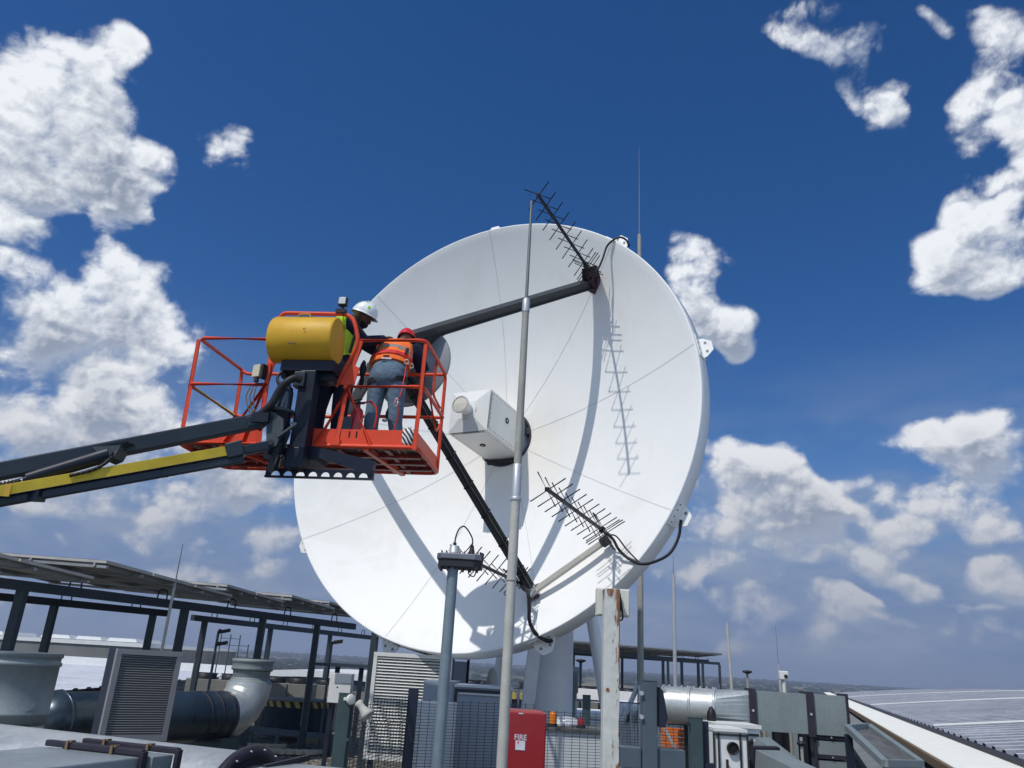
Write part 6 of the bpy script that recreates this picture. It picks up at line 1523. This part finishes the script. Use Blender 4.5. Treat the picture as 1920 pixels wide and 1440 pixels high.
    m = MB(); m.cyl(Vector((q.x, q.y, 0)), q, .03, 12); m.build('stub', 'light_dark', T)
    # grey tall box behind shelter
    q = at(862, 1240, 12.5); c = Vector((q.x, q.y, 0)); T = thing('equipment_cabinet', 'tall slim grey cabinet right of the bright louvred unit', 'cabinet', c)
    m = MB(); m.box((c.x-.10, c.y, .9), (c.x+.11, c.y+.2, q.z)); m.build('body', 'cabinet_grey', T, bevel=.005); m = MB(); m.box((c.x+.11, c.y+.05, 0), (c.x+.15, c.y+.1, q.z+.05)); m.box((c.x-.20, c.y+.05, 0), (c.x-.12, c.y+.15, q.z+.05)); m.build('post', 'navy_steel', T)
    # vertical vent right of the pedestal
    q = at(1073, 1250, 13.2); c = Vector((q.x, q.y, 0)); T = thing('vent_stack', 'round galvanized vent stack close against the right side of the pedestal', 'vent', c); r = .085
    m = MB(); m.lathe(c, Z, [(r, 0), (r, q.z-.4), (r+.02, q.z-.38), (r+.02, q.z-.10), (r+.03, q.z-.09), (r+.03, q.z), (0, q.z)], 24); m.build('stack', 'galv_dull', T)
    # long white duct beam and railing beyond the fence
    a, b = at(1070, 1296, 16.5), at(1240, 1303, 15.5); b.z = a.z; T = thing('roof_trunking', 'long white trunking on stubs behind the pedestal', 'trunking', Vector((a.x, a.y, 0)))
    m = MB(); m.bar(a-Z*.05, b-Z*.05, .5, .22); m.build('cover', 'white_paint', T); m = MB()
    for t in (.05, .35, .65, .95): p = a.lerp(b, t); m.bar(p-Z*.16, Vector((p.x, p.y, 0)), .1, .1)
    m.build('stub', 'navy_steel', T)
    for (p0, p1, Y, lb) in (((945, 1290), (1000, 1296), 13, 'thin grey handrail left of the pedestal behind the fence'), ((1080, 1312), (1285, 1330), 12, 'white handrail low to the right of the pedestal')):
        a, b = at(*p0, Y), at(*p1, Y); b.z = a.z; T = thing('handrail', lb, 'handrail', Vector((a.x, a.y, 0)))
        m = MB(); m.tube([a, b], .018, 6); m.tube([a-Z*.25, b-Z*.25], .015, 6); m.build('rail', 'alu', T); m = MB()
        for t in np.linspace(0, 1, 5): p = a.lerp(b, t); m.cyl(p, Vector((p.x, p.y, 0)), .016, 6)
        m.build('upright', 'alu', T)
    q = at(970, 1300, 15); c = Vector((q.x, q.y, 0)); T = thing('plant_skid', 'small yellow and black machine behind the left handrail', 'machine', c)
    m = MB(); m.box((c.x-.28, c.y, q.z-.10), (c.x-.02, c.y+.3, q.z)); m.box((c.x+.06, c.y, q.z-.10), (c.x+.3, c.y+.3, q.z)); m.build('cover', 'chevron_yellow', T); m = MB(); m.box((c.x-.32, c.y+.02, 0), (c.x+.34, c.y+.4, q.z-.1)); m.build('frame', 'navy_steel', T)
    # white low membrane-covered ducts between pedestal and right post
    q = at(1150, 1345, 13.5); c = Vector((q.x, q.y, 0)); T = thing('roof_trunking', 'low white wrapped trunking behind the mesh between the two masts', 'trunking', c)
    m = MB(); m.box((c.x-.75, c.y, 0), (c.x+.15, c.y+1.4, q.z+.05)); m.box((c.x+.15, c.y+.2, 0), (c.x+1.4, c.y+1.6, q.z+.22)); m.build('cover', 'white_paint', T, bevel=.05)
    m = MB(); 
    pass
    for i in range(6):
        m = MB(); m.box((c.x+.2+i*.22, c.y+.1, q.z-.05), (c.x+.32+i*.22, c.y+.2, q.z+.12)); m.build('bracket', 'light_dark', T)
    # orange barrier
    a, b = at(1240, 1362, 8.6), at(1292, 1370, 8.4); b.z = a.z; c = Vector((a.x, a.y, 0)); T = thing('barrier', 'orange slatted panel seen through mesh right of the slate post', 'barrier', c)
    m = MB()
    for i in range(9): m.bar(a-Z*(.02+i*.042), b-Z*(.02+i*.042), .02, .033)
    m.build('slats', 'orange_plastic', T)
    m = MB(); m.bar(a+Z*.06, b-Z*.42, .03, .03); m.bar(a-Vector((.05, 0, -.02)), Vector((a.x-.05, a.y, 0)), .04, .04); m.bar(b+Z*.0, Vector((b.x, b.y, 0)), .05, .05); m.build('frame', 'galv_bright', T)
    # stone block building with dark openings, far right
    q = at(1462, 1362, 17); c = Vector((q.x, q.y, 0)); T = thing('plant_room', 'low beige plant room with dark openings below the right duct', 'building', c)
    m = MB(); m.box((c.x-.75, c.y, 0), (c.x+1.0, c.y+2, q.z+.15)); m.build('wall', 'plant_beige', T)
    for x in (-.25, .35): m = MB(); m.box((c.x+x, c.y-.02, .1), (c.x+x+.42, c.y-.002, q.z-.1)); m.build('window', 'hole_black', T)
    for x in (-.55, -.30, .22): m = MB(); m.box((c.x+x, c.y-.12, 0), (c.x+x+.09, c.y-.03, q.z+.1)); m.build('post', 'galv_dull', T)
    q = at(1502, 1385, 9.5); c = Vector((q.x, q.y, 0)); T = thing('pipe_stand', 'thin bent pipe stand between the sloping duct and the drop box', 'pipe', c)
    m = MB(); m.cyl(c, Vector((c.x, c.y, q.z+.1)), .018, 8); m.tube(rnd([Vector((c.x, c.y, q.z+.1)), Vector((c.x, c.y, q.z+.17)), Vector((c.x+.1, c.y, q.z+.12))], .03), .012, 8); m.build('pipe', 'galv_bright', T); m = MB(); m.ell(Vector((c.x, c.y, q.z-.05)), .05, .05, .03); m.ell(Vector((c.x, c.y, q.z+.05)), .03, .03, .04); m.build('valve', 'bolt_dark', T)
    # skylight frame at right bottom
    a = at(1590, 1378, 7.2); T = thing('roof_hatch', 'grey metal hatch frame leaning over the gutter at bottom right', 'hatch', Vector((a.x, a.y, 0)))
    a, b, c_, d_ = at(1590, 1372, 7.2), at(1628, 1368, 7.6), at(1728, 1440, 6.6), at(1660, 1440, 6.2)
    m = MB(); m.prism([a, b, c_, d_], Z*.03); m.build('panel', 'clamp_grey', T); m = MB()
    for p, r in ((a, b), (b, c_), (c_, d_), (d_, a)): m.bar(p+Z*.03, r+Z*.03, .05, .05)
    m.build('frame', 'galv_dull', T); m = MB(); m.bar(a-Z*.02, Vector((a.x, a.y, 0)), .05, .05); m.bar(d_-Z*.02, Vector((d_.x, d_.y, 0)), .05, .05); m.build('leg', 'navy_steel', T)
    # timber slats on the gravel
    for (p, Y, n, lb) in (((468, 1398), 0, 8, 'upper row of pale timber slats lying on the gravel'), ((533, 1409), 0, 9, 'lower row of pale timber slats lying on the gravel')):
        q = atz(*p, .05); m = MB(); dx = Vector((.96, .25, 0))
        for i in range(n): cc = q+dx*(i-n/2)*.16; m.obox(cc, Vector((.5, .86, 0)).normalized(), Vector((.86, -.5, 0)).normalized(), Z, .24, .045, .03)
        tag(m.build('timber_pallet', 'wood_pale', base=(q.x, q.y, 0)), lb, 'pallet')
    q = atz(612, 1385, .1); m = MB(); m.box((q.x-.5, q.y-.1, 0), (q.x+.5, q.y+.15, .12)); tag(m.build('timber_block', 'wood_grey', base=(q.x, q.y, 0)), 'weathered timber block under the end of the steel beam', 'timber')
mat('wood_pale', (.55, .50, .38), .85, 0, .15, 12); mat('plant_beige', (.36, .33, .26), .9, 0, .2, 4)
far_masts()

def haze():
    m = bpy.data.materials.new('haze'); m.use_nodes = True; t = m.node_tree; t.nodes.clear(); N = NB(t)
    v = N.n('ShaderNodeVolumePrincipled'); v.inputs['Color'].default_value = (.72, .82, 1, 1); v.inputs['Density'].default_value = .00030; v.inputs['Anisotropy'].default_value = .2
    o_ = N.n('ShaderNodeOutputMaterial'); t.links.new(v.outputs[0], o_.inputs['Volume']); MATS['haze'] = m
    b = MB(); b.box((-7200, -80, -60), (7200, 7900, 130)); o = b.build('haze', 'haze'); tag(o, 'thin blue haze in the air over the distant hills', 'haze', kind='stuff')
haze()
